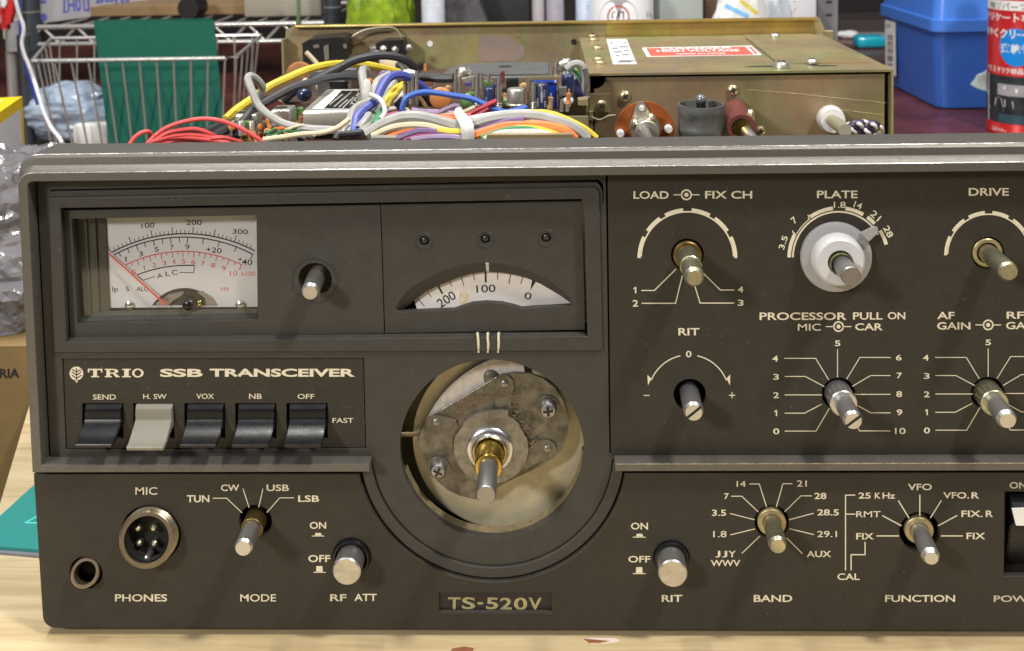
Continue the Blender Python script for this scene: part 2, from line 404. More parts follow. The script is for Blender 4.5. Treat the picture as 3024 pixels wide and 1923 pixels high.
# ================================================================ the table
def wood_material():
    mt = bpy.data.materials.new('light_wood_laminate'); mt.use_nodes = True
    nt = mt.node_tree; N = nt.nodes; L = nt.links; b = N['Principled BSDF']
    tc = N.new('ShaderNodeTexCoord'); mp = N.new('ShaderNodeMapping'); L.new(tc.outputs['Object'], mp.inputs[0])
    mp.inputs['Scale'].default_value = (5, 70, 1)
    n1 = N.new('ShaderNodeTexNoise'); n1.inputs['Scale'].default_value = 1.6; n1.inputs['Detail'].default_value = 12; n1.inputs['Roughness'].default_value = .68; n1.inputs['Distortion'].default_value = .6
    L.new(mp.outputs[0], n1.inputs['Vector'])
    r = N.new('ShaderNodeValToRGB'); L.new(n1.outputs[0], r.inputs[0])
    e = r.color_ramp.elements; e[0].position = .34; e[0].color = (.36, .26, .135, 1); e[1].position = .60; e[1].color = (.545, .44, .265, 1)
    L.new(r.outputs[0], b.inputs['Base Color']); b.inputs['Roughness'].default_value = .42
    return mt
M['wood'] = wood_material()
M['red_table'] = mat('dark_red_lacquer', (.105, .028, .020), .34, 0, .45, 14, .1, 300, c2=(.055, .018, .014), spec=.3)
M['wall'] = mat('dark_wall', (.012, .008, .008), .8, 0, .3, 3)
TZ = -6.
b = bmesh.new(); add_box(b, (-1300, 300, TZ - 30), (1500, 1500, TZ)); add_box(b, (-20, -330, TZ - 30), (640, 300, TZ)); tag(obj('table', b, 'red_table', at=(0, 900, TZ - 30)), kind='structure')
b = bmesh.new(); add_box(b, (-1800, 1620, -700), (2200, 1660, 1500)); tag(obj('wall', b, 'wall', at=(0, 1640, -700)), kind='structure')
board = empty('wooden_board', (150, 0, TZ), 'pale wood grained board lying under the gutted radio, chipped along its front', 'board')
b = bmesh.new(); P1_, P2_ = UZ(88, 1193, 0), UZ(0, 1488, 0); dr_ = (P1_ - P2_).normalized(); a_, c_ = P1_ + dr_ * 150, P2_ - dr_ * 60
add_poly_prism(b, [Vector((x, y, 0)) for x, y in ((640, -330), (640, 300), (a_.x, 300), (a_.x, a_.y), (c_.x, c_.y), (-330, -45), (-330, -330))], Vector((0, 0, TZ + .1)))
obj('board_panel', b, 'wood', board)
M['chip'] = mat('bare_brown_chipboard', (.22, .08, .035), .8, 0, .3, 400); M['chiprim'] = mat('pale_chip_rim', (.62, .52, .46), .7, 0, .1, 300)
for pts, mm_, zz in (([(1722, 1885), (1760, 1884), (1815, 1884), (1832, 1892), (1800, 1899), (1745, 1899)], 'chiprim', .12),
                     ([(1724, 1886), (1760, 1889), (1800, 1893), (1770, 1898), (1740, 1897)], 'chip', .25),
                     ([(1335, 1915), (1370, 1909), (1400, 1914), (1390, 1930), (1330, 1930)], 'chip', .2)):
    b = bmesh.new(); add_poly_prism(b, [UZ(x, y, zz) for x, y in pts], Vector((0, 0, -.6))); obj('chipped_patch', b, mm_, board)

# ================================================================ the radio
radio = empty('radio_transceiver', (160, 110, 0), 'opened dark grey radio transceiver without its knobs, wiring bare on top', 'radio')
XL, XR = 0.6, 340.0

# ---- die-cast front bezel: top flange, lips, left cheek and the bar between the two panel rows
lipT = U(600, 505, -5).z; lipB = U(600, 531, -5).z
barT = U(600, 1372.6, -5).z; barB = U(600, 1395, -5).z
prof = [(-5, lipB), (-5, lipT), (-3.4, lipT + 1.5), (-2.3, lipT + 1.9), (-2.0, lipT + 4.3), (-1.4, lipT + 4.9), (13.5, lipT + 5.0), (13.5, lipT + 3.2), (1.2, lipT + 3.2), (.6, lipB)]
def loft(bm, prof, x0f, x1):
    A = [bm.verts.new((x0f(y, z), y, z)) for y, z in prof]; B = [bm.verts.new((x1, y, z)) for y, z in prof]
    n = len(prof); fs = [bm.faces.new(A[::-1]), bm.faces.new(B)]
    for i in range(n): fs.append(bm.faces.new((A[i], A[(i + 1) % n], B[(i + 1) % n], B[i])))
    bmesh.ops.recalc_face_normals(bm, faces=fs)
b = bmesh.new()
# frame seen from the front as one sheet with rounded corners (front lip), then the stepped rim behind it
zlo = barB
outer = rounded([(XL + 1.2, zlo), (XR - 1.2, zlo), (XR - 1.2, lipT), (XL + 1.2, lipT)], [0, 0, 4.5, 4.5])
inner = rounded([(4.9, barT), (XR - 5.5, barT), (XR - 5.5, lipB), (4.9, lipB)], [.4, .4, 1.6, 1.6])
c = U(1452, 1327, 0); cx, cz = c.x, c.z
R1 = (U(1452, 1669.4, 0) - c).length; R2 = (U(1452, 1704, 0) - c).length; R0 = 272 * mmpx(1452, 1327)
barLx = U(1091, 1385, -5).x; barRx = U(1817, 1385, -5).x
left_piece = [(XL + 1.2, zlo), (barLx, zlo), (barLx, barT), (4.9, barT)] + [p for p in rounded([(4.9, barT), (XR - 5.5, barT), (XR - 5.5, lipB), (4.9, lipB)], [0, 0, 1.6, 1.6])][::-1]
# one C-shaped sheet: left bar, left cheek, top lip, right cheek, right bar
sheet = [(barLx, zlo), (barLx, barT)]
sheet += [(4.9, barT)] + rounded([(0, 0), (4.9, barT), (4.9, lipB), (XR - 5.5, lipB), (XR - 5.5, barT)], [0, 0, 1.6, 1.6, 0])[2:-1]
sheet += [(XR - 5.5, barT), (barRx, barT), (barRx, zlo), (XR - 1.2, zlo)]
sheet += rounded([(0, 0), (XR - 1.2, zlo), (XR - 1.2, lipT), (XL + 1.2, lipT), (XL + 1.2, zlo)], [0, 0, 4.5, 4.5, 0])[2:-1]
sheet += [(XL + 1.2, zlo)]
bez = obj('front_bezel', plate([sheet], -5, 5.8, .25), 'bezel', radio, 30)
b = bmesh.new()
rim = lambda d, zt, rad: rounded([(XL + 1.2 - d, zlo + .5), (XL + 1.2 - d, zt), (XR - 1.2 + d, zt), (XR - 1.2 + d, zlo + .5)], [0, rad, rad, 0])
levels = [(-4.6, rim(-.2, lipT - .2, 4.3)), (-3.2, rim(.5, lipT + 1.3, 5)), (-2.3, rim(.8, lipT + 1.75, 5)), (-2.0, rim(.9, lipT + 4.1, 6.2)), (-1.3, rim(1.2, lipT + 4.9, 6.6)), (-.4, rim(1.25, lipT + 5.05, 6.6)), (12.8, rim(1.25, lipT + 5.05, 6.6)), (13.5, rim(.9, lipT + 4.7, 6.4)), (13.5, rim(-2.0, lipT + 1.5, 4)), (.5, rim(-2.0, lipT + 1.5, 4))]
rows = [[b.verts.new((x, y, z)) for x, z in lp] for y, lp in levels]
for r0, r1 in zip(rows, rows[1:]):
    for i in range(len(r0) - 1): b.faces.new((r0[i], r0[i + 1], r1[i + 1], r1[i]))
bmesh.ops.recalc_face_normals(b, faces=b.faces[:])
obj('stepped_rim', b, 'bezel', bez, 25)
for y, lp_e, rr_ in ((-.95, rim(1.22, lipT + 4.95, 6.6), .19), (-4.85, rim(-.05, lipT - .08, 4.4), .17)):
    e_ = [Vector((x, y, z)) for x, z in lp_e][2:-2]; b = bmesh.new(); add_tube(b, e_, rr_, 6, 0); obj('worn_edge_highlight', b, 'worn', bez, 60)  # bright tubes: worn bare metal, and highlight lines modelled into the bezel edges
b = bmesh.new(); add_tube(b, [(barRx + .5, -4.9, barT - .05), (XR - 6, -4.9, barT - .05)], .2, 6, 0); obj('worn_edge_highlight', b, 'worn', bez, 60)

# ---- big dial panel with its round lobe
xl = lambda z: 5.3
def lobe(R, zl, zr, xr):
    a0 = math.degrees(math.atan2(zl - cz, -math.sqrt(R * R - (zl - cz) ** 2))) % 360
    a1 = math.degrees(math.atan2(zr - cz, math.sqrt(R * R - (zr - cz) ** 2))) % 360 + 360
    return circ((cx, cz), R, 80, a0, a1 if a1 - a0 < 360 else a1 - 360)
dpl = U(112, 600, 0).x; dpr = U(1794, 900, 0).x
zbL = U(600, 1362, 0).z; zbR = U(1791, 1339, 0).z
outl = [(dpl, 157), (dpl, zbL)] + lobe(R1, zbL, zbR, dpr) + [(dpr, zbR), (dpr, 157)]
Pz = lambda z, pts, Y=0: [xz(U(*z(*p), Y)) for p in pts]
win_open = Pz(zO, [(178, 615), (1724, 588), (1735, 994), (196.5, 1010)])
main_hole = circ((cx, cz), R0, 96)
sw_rect = Pz(zS, [(80, 72), (2226, 66), (2243, 712), (106, 718)])
slotL = Pz(zO, [(150, 560), (1766, 531), (1779, 540), (1782.5, 556), (1783, 600), (1780.5, 600), (1779, 562), (1772, 548), (1762, 538), (146, 565.5)])
dial_panel = obj('dial_panel', plate([outl, win_open, main_hole, sw_rect, slotL], 0, 2.6, .12), 'panel2', radio)
plateau = rounded(Pz(zO, [(143, 585), (1770, 553), (1781, 1037), (160, 1042)], -.7), [.5, 2.2, .8, .5])
obj('window_surround', plate([plateau, Pz(zO, [(178, 615), (1724, 588), (1735, 994), (196.5, 1010)], -.7)], -.7, .69, .3), 'panel2', dial_panel)
# sloping sill under the window
b = bmesh.new()
A = [U(196.5, 1010, -.55), U(1735, 994, -.55), U(1724, 980, 1.75), U(206, 996, 1.75)]
fs = add_poly_prism(b, A, Vector((0, .4, -1.2))); obj('window_sill', b, 'panel2', dial_panel)
# dark backing just behind the dial panel and the control panels
b = bmesh.new()
front_sub = plate([[(2, 4), (XR - 2, 4), (XR - 2, 156), (2, 156)], circ((cx, cz), R0 + 3, 60),
                   Pz(zO, [(190, 630), (1740, 600), (1740, 1000), (200, 1000)])], 13.0, 1.0)
obj('front_subpanel', front_sub, 'void', radio)

# ---- switch panel with five lever switches
slots = [(222, 515), (585, 877), (948, 1238), (1310, 1603), (1675, 1968)]
inset = lambda pts, d: [(p[0] + d * (1 if p[0] < sum(q[0] for q in pts) / 4 else -1), p[1] + d * (1 if p[1] < sum(q[1] for q in pts) / 4 else -1)) for p in pts]
swp = obj('switch_panel', plate([inset(sw_rect, .28)] + [Pz(zS, [(a, 388), (c_, 388), (c_ + 2, 640), (a + 4, 640)], .35) for a, c_ in slots], .35, 1.6, .06), 'panel', radio)
P = Print(on(.31), zS)
for t, bx in (('SEND', (300, 325, 463, 362)), ('H. SW', (657, 322, 823, 358)), ('VOX', (1035, 320, 1160, 357)), ('NB', (1410, 320, 1500, 357)), ('OFF', (1755, 322, 1873, 357)), ('FAST', (2003, 493, 2152, 527))): P.text(t, bx, bold=.006)
P.done('switch_lettering', 'cream', swp)
P = Print(on(.31), zS); P.text('SSB', (777, 143, 1080, 201), bold=.035); P.text('TRANSCEIVER', (1130, 142, 2163, 200), bold=.035); P.done('title_lettering', 'cream', swp)
P = Print(on(.31), zS)
def slab(P, x, wd, y0, h, ch):
    q = lambda u0, v0, u1, v1: P.face([(x + u0 * wd, y0 - v0 * h), (x + u1 * wd, y0 - v0 * h), (x + u1 * wd, y0 - v1 * h), (x + u0 * wd, y0 - v1 * h)])
    if ch == 'T': q(0, .84, 1, 1); q(0, .58, .10, .835); q(.9, .58, 1, .835); q(.37, .145, .63, .835); q(.22, 0, .78, .14)
    if ch == 'I': q(0, 0, 1, .14); q(0, .86, 1, 1); q(.24, .145, .76, .855)
    if ch == 'O':
        n = 36
        for i in range(n):
            a0, a1 = 2 * math.pi * i / n, 2 * math.pi * (i + 1) / n
            e = lambda a, rx, ry: (x + wd * (.5 + rx * math.cos(a)), y0 - h * (.5 + ry * math.sin(a)))
            P.face([e(a0, .5, .53), e(a1, .5, .53), e(a1, .29, .37), e(a0, .29, .37)])
    if ch == 'R':
        q(0, 0, .46, .14); q(.10, .145, .34, .855); q(0, .86, .345, 1)
        n = 12
        for i in range(n):
            a0, a1 = math.pi * (.5 - i / n), math.pi * (.5 - (i + 1) / n)
            e = lambda a, rx, ry: (x + wd * (.50 + rx * math.cos(a)), y0 - h * (.71 + ry * math.sin(a)))
            P.face([e(a0, .36, .29), e(a1, .36, .29), e(a1, .13, .15), e(a0, .13, .15)])
        q(.35, .86, .499, 1); q(.35, .42, .499, .56)
        P.face([(x + .50 * wd, y0 - .418 * h), (x + .72 * wd, y0 - .418 * h), (x + .98 * wd, y0), (x + .70 * wd, y0)])
slab(P, 263, 104, 203, 60, 'T'); slab(P, 384, 112, 203, 60, 'R'); slab(P, 507, 62, 203, 60, 'I'); slab(P, 578, 82, 203, 60, 'O')
P.done('maker_lettering', 'cream', swp)
P = Print(on(.31), zS); P.disc((182, 176), 49); P.face([(177, 222), (190, 222), (190, 239), (177, 239)]); lg = P.done('tree_emblem', 'cream', swp)
P = Print(on(.27), zS); P.line([(183, 136), (183, 222)], 6)
for k, yy in ((1, 150), (1, 172), (1, 196)):
    P.line([(180, yy + 14), (166, yy + 4), (150, yy - 8 + (yy == 150) * 6)], 7); P.line([(186, yy + 14), (200, yy + 4), (216, yy - 8 + (yy == 150) * 6)], 7)
P.done('emblem_veins', 'panel', swp)
def lever(a, c_, white):
    x0 = U(*zS(a + 6, 400), 0).x + (.9 if not white else .7); x1 = U(*zS(c_ - 4, 400), 0).x - .35
    zt = U(*zS(a, 388), .35).z; k = 1.06 if white else 1.0
    pr = [(2.2, -.1), (.4, -.35), (-.7, -1.4), (-1.15, -2.9), (-.95, -4.3), (-1.2, -5.0), (-2.5 * k, -6.2), (-4.6 * k, -7.7), (-6.6 * k, -8.7 * k), (-8.4 * k, -9.2 * k), (-8.6 * k, -9.5 * k), (-8.5 * k, -10.3 * k), (-7.9 * k, -10.4 * k), (-5, -9.6), (-2.4, -8.2), (.5, -7.6), (4, -7.0), (5, -3.5)]
    b = bmesh.new(); add_poly_prism(b, [(x0, y, zt + z) for y, z in pr], Vector((x1 - x0, 0, 0)))
    bmesh.ops.bevel(b, geom=[e for e in b.edges if abs(e.verts[0].co.x - e.verts[1].co.x) < .01 and all(v.co.y < 0 for v in e.verts)], offset=.22, segments=2, affect='EDGES')
    o = obj('lever_switch', b, 'beige_plastic' if white else 'gloss_black', radio, 28)
    o['label'] = 'pale beige lever switch' if white else 'black lever switch'
    b = bmesh.new(); add_box(b, (U(*zS(a + 1, 400), .6).x, 5.2, zt - 14), (U(*zS(c_ - 1, 400), .6).x, 6.0, zt + 1)); obj('switch_body', b, 'void', o)
for i, (a, c_) in enumerate(slots): lever(a, c_, i == 1)

# ---- the meter behind the left part of the window
zW0 = 1.8
seamx = lambda y: 1124 + (y - 610) * .028
mhole = Pz(zO, [(211, 646.7), (757, 636), (761, 945), (229, 957)], zW0)
knob_c = (930, 826)
kc = U(*knob_c, zW0)
MW = obj('meter_surround', plate([Pz(zO, [(187, 621), (1123, 604), (1134.5, 985), (208, 1000)], zW0), mhole, circ(xz(kc), 50 * mmpx(*knob_c, zW0), 40)], zW0, 2.5, .12), 'panel2', radio)
b = bmesh.new(); add_lathe(b, kc + Vector((0, -.02, 0)), (0, -1, 0), [(0, 70 * mmpx(*knob_c, zW0)), (.22, 69 * mmpx(*knob_c, zW0)), (.22, 66 * mmpx(*knob_c, zW0)), (0, 65 * mmpx(*knob_c, zW0))], 48, False); obj('raised_ring', b, 'panel2', MW)
meter = empty('panel_meter', U(480, 800, 20)); meter.parent = radio; meter.location = (WPOS[meter] - WPOS[radio]) * MM
PY_ = 7.0
# box of the meter: stepped left wall, top, right and sloping sill
b = bmesh.new()
A0 = [U(211, 646.7, 5.2), U(757, 636, 5.2), U(761, 945, 5.2), U(229, 957, 5.2)]
Xl = A0[0].x; Xr = U(757, 800, PY_).x + 5; zt = A0[0].z + .4; zb = U(500, 912, PY_).z - 4
for y0, px_ in ((4.45, 232), (5.2, 262), (5.8, 288), (6.4, 318)):
    add_box(b, (Xl - 3, y0, zb), (U(px_, 800, y0).x, 8.5, zt + 2))
add_box(b, (Xl - 3, 4.4, zt + 2.3), (Xr + 2, 8.4, zt + 4)); add_box(b, (Xr, 4.4, zb), (Xr + 2, 8.4, zt + 2))
add_box(b, (Xl - 3, 8.6, zb), (Xr + 2, 9.4, zt + 2)); obj('meter_housing', b, mat('smoked_meter_case', (.045, .043, .034), .35, 0, .08, 20), meter)
b = bmesh.new(); add_poly_prism(b, [U(229, 957, 3.3), U(761, 945, 3.3), U(757, 912, 6.6), U(251, 919, 6.6)], Vector((0, 1.5, -3))); obj('meter_sill', b, 'panel2', meter)
b = bmesh.new(); p0 = U(300, 905.5, PY_); p1 = U(780, 640, PY_)
add_box(b, (U(321, 800, PY_).x, PY_, U(500, 908, PY_).z), (Xr, PY_ + 1, zt)); sp = obj('scale_plate', b, 'scale', meter)
yP = PY_ - .05
C1 = circ3((645, 712), (1470, 497), (2265, 690)); C2 = circ3((675, 738), (1470, 537), (2250, 735)); C3 = circ3((805, 852), (1465, 698), (2120, 852)); C4 = circ3((935, 965), (1260, 876), (1590, 858))
ang = lambda C, p: math.degrees(math.atan2(C[1] - p[1], p[0] - C[0]))
P = Print(on(yP), zM)
P.arc(C1[:2], C1[2] - 9, C1[2] + 5, ang(C1, (645, 712)), ang(C1, (2270, 692)), 60)
P.arc(C2[:2], C2[2] - 7, C2[2] + 6, ang(C2, (675, 738)), ang(C2, (2250, 735)), 60)
a0 = ang(C1, (645, 712)); a300 = ang(C1, (2035, 592)); a200 = ang(C1, (1568, 500)); a100 = ang(C1, (1107, 527))
def ta(k): return a0 + (a100 - a0) * k / 10 if k < 10 else (a100 + (a200 - a100) * (k - 10) / 10 if k < 20 else a200 + (a300 - a200) * (k - 20) / 10)
def tick(P, C, a, r0, r1, wd, lean=0):
    q = lambda r, a_: (C[0] + r * math.cos(math.radians(a_)), C[1] - r * math.sin(math.radians(a_)))
    P.line([q(r0, a), q(r1, a + lean)], wd)
for k in range(0, 35): tick(P, C1, ta(k), C1[2] + 5.5, C1[2] + (78 if k % 5 == 0 else 42), 9 if k % 5 == 0 else 7)
for (x, y), wl in zip([(735, 717), (830, 668), (930, 632), (1020, 600), (1120, 575), (1218, 560), (1315, 550), (1413, 546), (1505, 543), (1685, 560), (1865, 597), (2055, 655), (2245, 733)], (45, 50, 60, 50, 60, 50, 62, 50, 62, 55, 58, 52, 55)):
    tick(P, C2, ang(C2, (x, y)), C2[2] - 7.5, C2[2] - 7 - wl, 9)
P.arc(C4[:2], C4[2] - 6, C4[2] + 6, ang(C4, (935, 965)), ang(C4, (1590, 858)), 24)
P.line([(1585, 866), (1575, 940), (1415, 936)], 8); P.line([(948, 978), (1003, 1025), (1138, 982)], 8)
for t, bx, r in (('100', (985, 377, 1133, 435), 4), ('200', (1490, 343, 1668, 402), 0), ('300', (2015, 447, 2190, 503), -3), ('0', (540, 570, 588, 625), 20), ('1', (793, 762, 818, 815), 0), ('3', (957, 698, 1002, 755), 8), ('5', (1133, 650, 1182, 703), 5), ('7', (1310, 625, 1350, 678), 0), ('9', (1480, 618, 1530, 675), 0), ('+20', (1715, 655, 1893, 715), -6), ('+', (2080, 770, 2122, 812), -10), ('40', (2122, 790, 2238, 852), -3), ('A', (1160, 948, 1225, 1000), 14), ('L', (1258, 925, 1310, 978), 6), ('C', (1328, 908, 1398, 965), 3), ('Ip', (655, 1098, 722, 1168), 0), ('S', (810, 1098, 848, 1150), 0), ('ALC', (930, 1098, 1057, 1148), 0)):
    P.text(t, bx, r, .004)
P.done('black_scale', 'ink', sp)
P = Print(on(yP), zM)
P.arc(C3[:2], C3[2] - 6, C3[2] + 5, ang(C3, (805, 852)), ang(C3, (2122, 853)), 50)
xs = [(805, 852), (935, 797), (1075, 750), (1205, 722), (1332, 705), (1455, 698), (1580, 702), (1705, 720), (1840, 755), (1975, 800), (2118, 851)]
for k in range(21):
    a = ang(C3, xs[k // 2]) if k % 2 == 0 else (ang(C3, xs[k // 2]) + ang(C3, xs[k // 2 + 1])) / 2
    if k: tick(P, C3, a, C3[2] - 6.5, C3[2] - (65 if k % 2 == 0 else 38), 9)
for t, bx, r in (('0', (878, 905, 920, 962), 0), ('1', (1003, 862, 1025, 912), 5), ('2', (1107, 828, 1152, 880), 5), ('3', (1222, 803, 1265, 857), 3), ('4', (1328, 788, 1372, 840), 0), ('5', (1437, 785, 1482, 838), 0), ('6', (1547, 790, 1595, 842), 0), ('7', (1660, 808, 1702, 860), -4), ('8', (1775, 830, 1822, 882), -5), ('9', (1890, 862, 1940, 918), -5), ('10', (1985, 918, 2070, 975), 0), ('x100', (2112, 925, 2272, 975), 0), ('HV', (1885, 1100, 1978, 1146), 0)):
    P.text(t, bx, r, .0)
P.done('red_scale', 'red_ink', sp)
# half-round opening with the movement
P = Print(on(yP - .04), zM); Cm = circ3((1105, 1308), (1475, 1113), (1842, 1308))
n = 30; a0 = ang(Cm, (1842, 1308)); a1 = ang(Cm, (1105, 1308))
P.face([(Cm[0] + Cm[2] * math.cos(math.radians(a0 + (a1 - a0) * i / n)), Cm[1] - Cm[2] * math.sin(math.radians(a0 + (a1 - a0) * i / n))) for i in range(n + 1)]); P.done('movement_opening', 'void', sp)
for q in ([(1150, 1290), (1290, 1185), (1460, 1148), (1455, 1185), (1340, 1260), (1290, 1306), (1160, 1306)], [(1612, 1160), (1672, 1150), (1790, 1225), (1838, 1306), (1720, 1306), (1700, 1225)]):
    b = bmesh.new(); add_poly_prism(b, [U(*zM(*p), 6.6) for p in q], Vector((0, .25, 0))); obj('movement_plate', b, 'dullsteel', meter)
b = bmesh.new(); add_ball(b, U(*zM(1530, 1290), 6.2), 2.4, 3); obj('movement_hub', b, 'gloss_black', meter)
b = bmesh.new(); add_ball(b, U(*zM(1640, 1290), 6.2), .9, 2, (1, .5, 1.3)); obj('hairspring_tab', b, 'brass', meter)
for p in ((858, 1303), (2108, 1300)):
    b = bmesh.new(); add_lathe(b, U(*zM(*p), PY_), (0, -1, 0), [(0, 1.7), (.5, 1.6), (1.0, 1.0), (1.2, 0)], 20); obj('scale_screw', b, 'steel', meter)
gl = bpy.data.materials.new('clear_meter_cover'); gl.use_nodes = True; n_ = gl.node_tree.nodes; l_ = gl.node_tree.links
tp_ = n_.new('ShaderNodeBsdfTransparent'); tp_.inputs[0].default_value = (.97, .97, .97, 1); gs_ = n_.new('ShaderNodeBsdfGlossy'); gs_.inputs['Roughness'].default_value = .05; mx_ = n_.new('ShaderNodeMixShader')
mx_.inputs[0].default_value = .035; l_.new(tp_.outputs[0], mx_.inputs[1]); l_.new(gs_.outputs[0], mx_.inputs[2]); l_.new(mx_.outputs[0], n_['Material Output'].inputs[0])
b = bmesh.new(); add_poly_prism(b, [U(206, 643, 4.35), U(762, 632, 4.35), U(764, 925, 4.35), U(222, 934, 4.35)], Vector((0, .1, 0))); obj('meter_cover', b, gl, meter)
b = bmesh.new(); t0 = U(*zM(1268, 1310), 5.2); t1 = U(*zM(612, 722), 5.6); d = (t1 - t0).normalized(); nn = Vector((-d.z, 0, d.x))
add_poly_prism(b, [t0 + nn * .34, t0 - nn * .34, t1 - nn * .2, t1 + nn * .2], Vector((0, .25, 0))); obj('meter_needle', b, 'needle', meter)

# ---- frequency dial behind the right part of the window
LED = [zA(850, 510), zA(1285, 497), zA(1718, 488)]
topO = [zA(648, 985), zA(668, 945), zA(700, 905), zA(752, 852), zA(820, 805), zA(900, 762), zA(990, 722), zA(1080, 692), zA(1180, 672), zA(1290, 665), zA(1400, 672), zA(1500, 690), zA(1600, 722), zA(1690, 765), zA(1770, 815), zA(1840, 870), zA(1893, 928), zA(1896, 972)]
botO = [zA(1760, 981), zA(1630, 987), zA(1545, 995), zA(1480, 975), zA(1400, 957), zA(1290, 950), zA(1190, 960), zA(1110, 985), zA(1060, 1003), zA(900, 1008), zA(760, 1014), zA(690, 1018), zA(660, 1008)]
outer_w = [U(*p, zW0) for p in topO + botO]
DW = obj('dial_surround', plate([Pz(zO, [(1125.4, 604), (1719, 593), (1728, 974), (1137, 985)], zW0), [xz(p) for p in outer_w]] + [circ(xz(U(*p, zW0)), 14.5 * mmpx(*p, zW0), 24) for p in LED], zW0, 2.5, .12), 'panel2', radio)
for p in LED:
    k = mmpx(*p, zW0)
    b = bmesh.new(); add_lathe(b, U(*p, zW0) + Vector((0, -.03, 0)), (0, -1, 0), [(0, 26 * k), (.2, 24.5 * k), (.2, 22 * k), (-.35, 19 * k), (-.35, 14.6 * k), (1.0 - 2.5, 14.4 * k)], 32, False); lo = obj('lamp_socket', b, 'panel2', radio)
    b = bmesh.new(); add_lathe(b, U(*p, zW0) + Vector((0, 1.2, 0)), (0, -1, 0), [(0, 13.8 * k), (.3, 13 * k), (.9, 7 * k), (1.1, 0)], 20); obj('indicator_lamp', b, mat('unlit_lamp_lens', (.03, .026, .024), .3, 0, .1, 100), lo)
fd = empty('frequency_dial', U(1440, 850, 11)); fd.parent = radio; fd.location = (WPOS[fd] - WPOS[radio]) * MM
inn = [zA(690, 1008), zA(715, 985), zA(745, 962), zA(795, 918), zA(860, 872), zA(940, 832), zA(1020, 800), zA(1100, 768), zA(1190, 742), zA(1290, 728), zA(1400, 735), zA(1490, 750), zA(1580, 775), zA(1670, 812), zA(1740, 852), zA(1820, 900), zA(1888, 948), zA(1888, 972)]
b = bmesh.new(); r0 = [b.verts.new(U(*p, zW0 + .1)) for p in topO]; r1 = [b.verts.new(U(*p, 4.4)) for p in inn]
for i in range(len(r0) - 1): b.faces.new((r0[i], r0[i + 1], r1[i + 1], r1[i]))
obj('window_reveal', b, 'panel2', fd, 60)
YD = 5.6
b = bmesh.new(); add_poly_prism(b, [U(*zA(*p), YD) for p in ((808, 1030), (770, 900), (900, 760), (1100, 690), (1300, 668), (1600, 690), (1800, 780), (1990, 900), (1990, 1030), (1500, 1050), (1100, 1060))], Vector((0, .8, 0)))
dp = obj('dial_plate', b, 'dialwhite', fd)
b = bmesh.new(); add_poly_prism(b, [U(*zA(*p), YD + 2) for p in ((560, 1060), (560, 800), (830, 700), (830, 1060))], Vector((0, .8, 0))); obj('dial_backing', b, 'void', fd)
P = Print(on(YD - .05), zA)
for a_, b_, wd in (((792, 908), (850, 973), 5), ((865, 862), (900, 908), 5), ((940, 815), (980, 886), 13), ((1024, 785), (1045, 832), 5), ((1110, 758), (1132, 828), 5), ((1199, 738), (1206, 790), 5), ((1285, 730), (1287, 805), 13), ((1373, 730), (1370, 785), 5), ((1465, 742), (1451, 816), 6), ((1551, 762), (1536, 815), 5)): P.line([a_, b_], wd)
P.face([(1617, 785), (1647, 793), (1604, 862)])
P.text('200', (940, 892, 1075, 958), 33, .004); P.text('100', (1220, 822, 1356, 876), 3, .004); P.text('0', (1563, 876, 1612, 926), -10, .004)
P.done('dial_figures', 'ink', dp)
P = Print(on(YD - .05), zA); P.face([(1105, 868), (1150, 862), (1165, 905), (1150, 950), (1110, 955), (1098, 910)]); P.done('old_glue_stain', mat('brownish_glue_stain', (.62, .50, .36), .5, 0, .3, 600), dp)
b = bmesh.new(); add_poly_prism(b, [U(*zA(1286, 668), 1.6), U(*zA(1308, 668), 1.6), U(*zA(1311, 727), 4.0), U(*zA(1291, 727), 4.0)], Vector((0, .4, .1))); obj('index_line', b, 'scale', fd)

# three short index marks under the window
for x0, x1 in ((1228, 1235), (1303, 1301), (1380, 1373)):
    b = bmesh.new(); add_tube(b, [U(*zA(x0, 1160), -.45), U(*zA(x0 + (4 if x1 > x0 else -2), 1200), -.8), U(*zA((x0 + x1) / 2 + 3, 1240), -.8), U(*zA(x1 + 2, 1300), -.15)], 9 / 2.408 * .112, 8); obj('index_mark', b, 'cream', dial_panel)

# ---- tuning mechanism seen through the round hole
M['lining'] = mat('brown_hole_lining', (.16, .125, .07), .6, 0, .3, 400)
tm = empty('tuning_mechanism', U(1452, 1327, 10)); tm.parent = radio; tm.location = (WPOS[tm] - WPOS[radio]) * MM
b = bmesh.new(); 
lr = [(2.7, R0 - .1), (2.7, R0 + .9), (5.6, R0 + .9), (5.6, R0 - .4)]
rows = [[b.verts.new((cx + r * math.cos(math.radians(a)), y, cz + r * math.sin(math.radians(a)))) for y, r in lr] for a in range(196, 357, 4)]
for r0, r1 in zip(rows, rows[1:]):
    for k in range(4): b.faces.new((r0[k], r0[(k + 1) % 4], r1[(k + 1) % 4], r1[k]))
bmesh.ops.recalc_face_normals(b, faces=b.faces[:]); obj('hole_lining', b, 'lining', tm)
q = [xz(U(*zC(*p), 9.4)) for p in ((480, 640), (640, 1040), (1120, 1236))]; k = circ3(*q)
b = bmesh.new(); add_lathe(b, (k[0], 9.4, k[1]), (0, 1, 0), [(0, k[2]), (1.2, k[2])], 90); obj('back_plate', b, 'cream_metal', tm)
q = [xz(U(*zC(*p), 6.6)) for p in ((1040, 122), (700, 330), (560, 540))]; k = circ3(*q)
b = bmesh.new(); loop = [(p.x, p.z) for p in (U(*zC(*p), 6.6) for p in ((1190, 150), (1204, 230), (1150, 420), (900, 700), (600, 640)))]
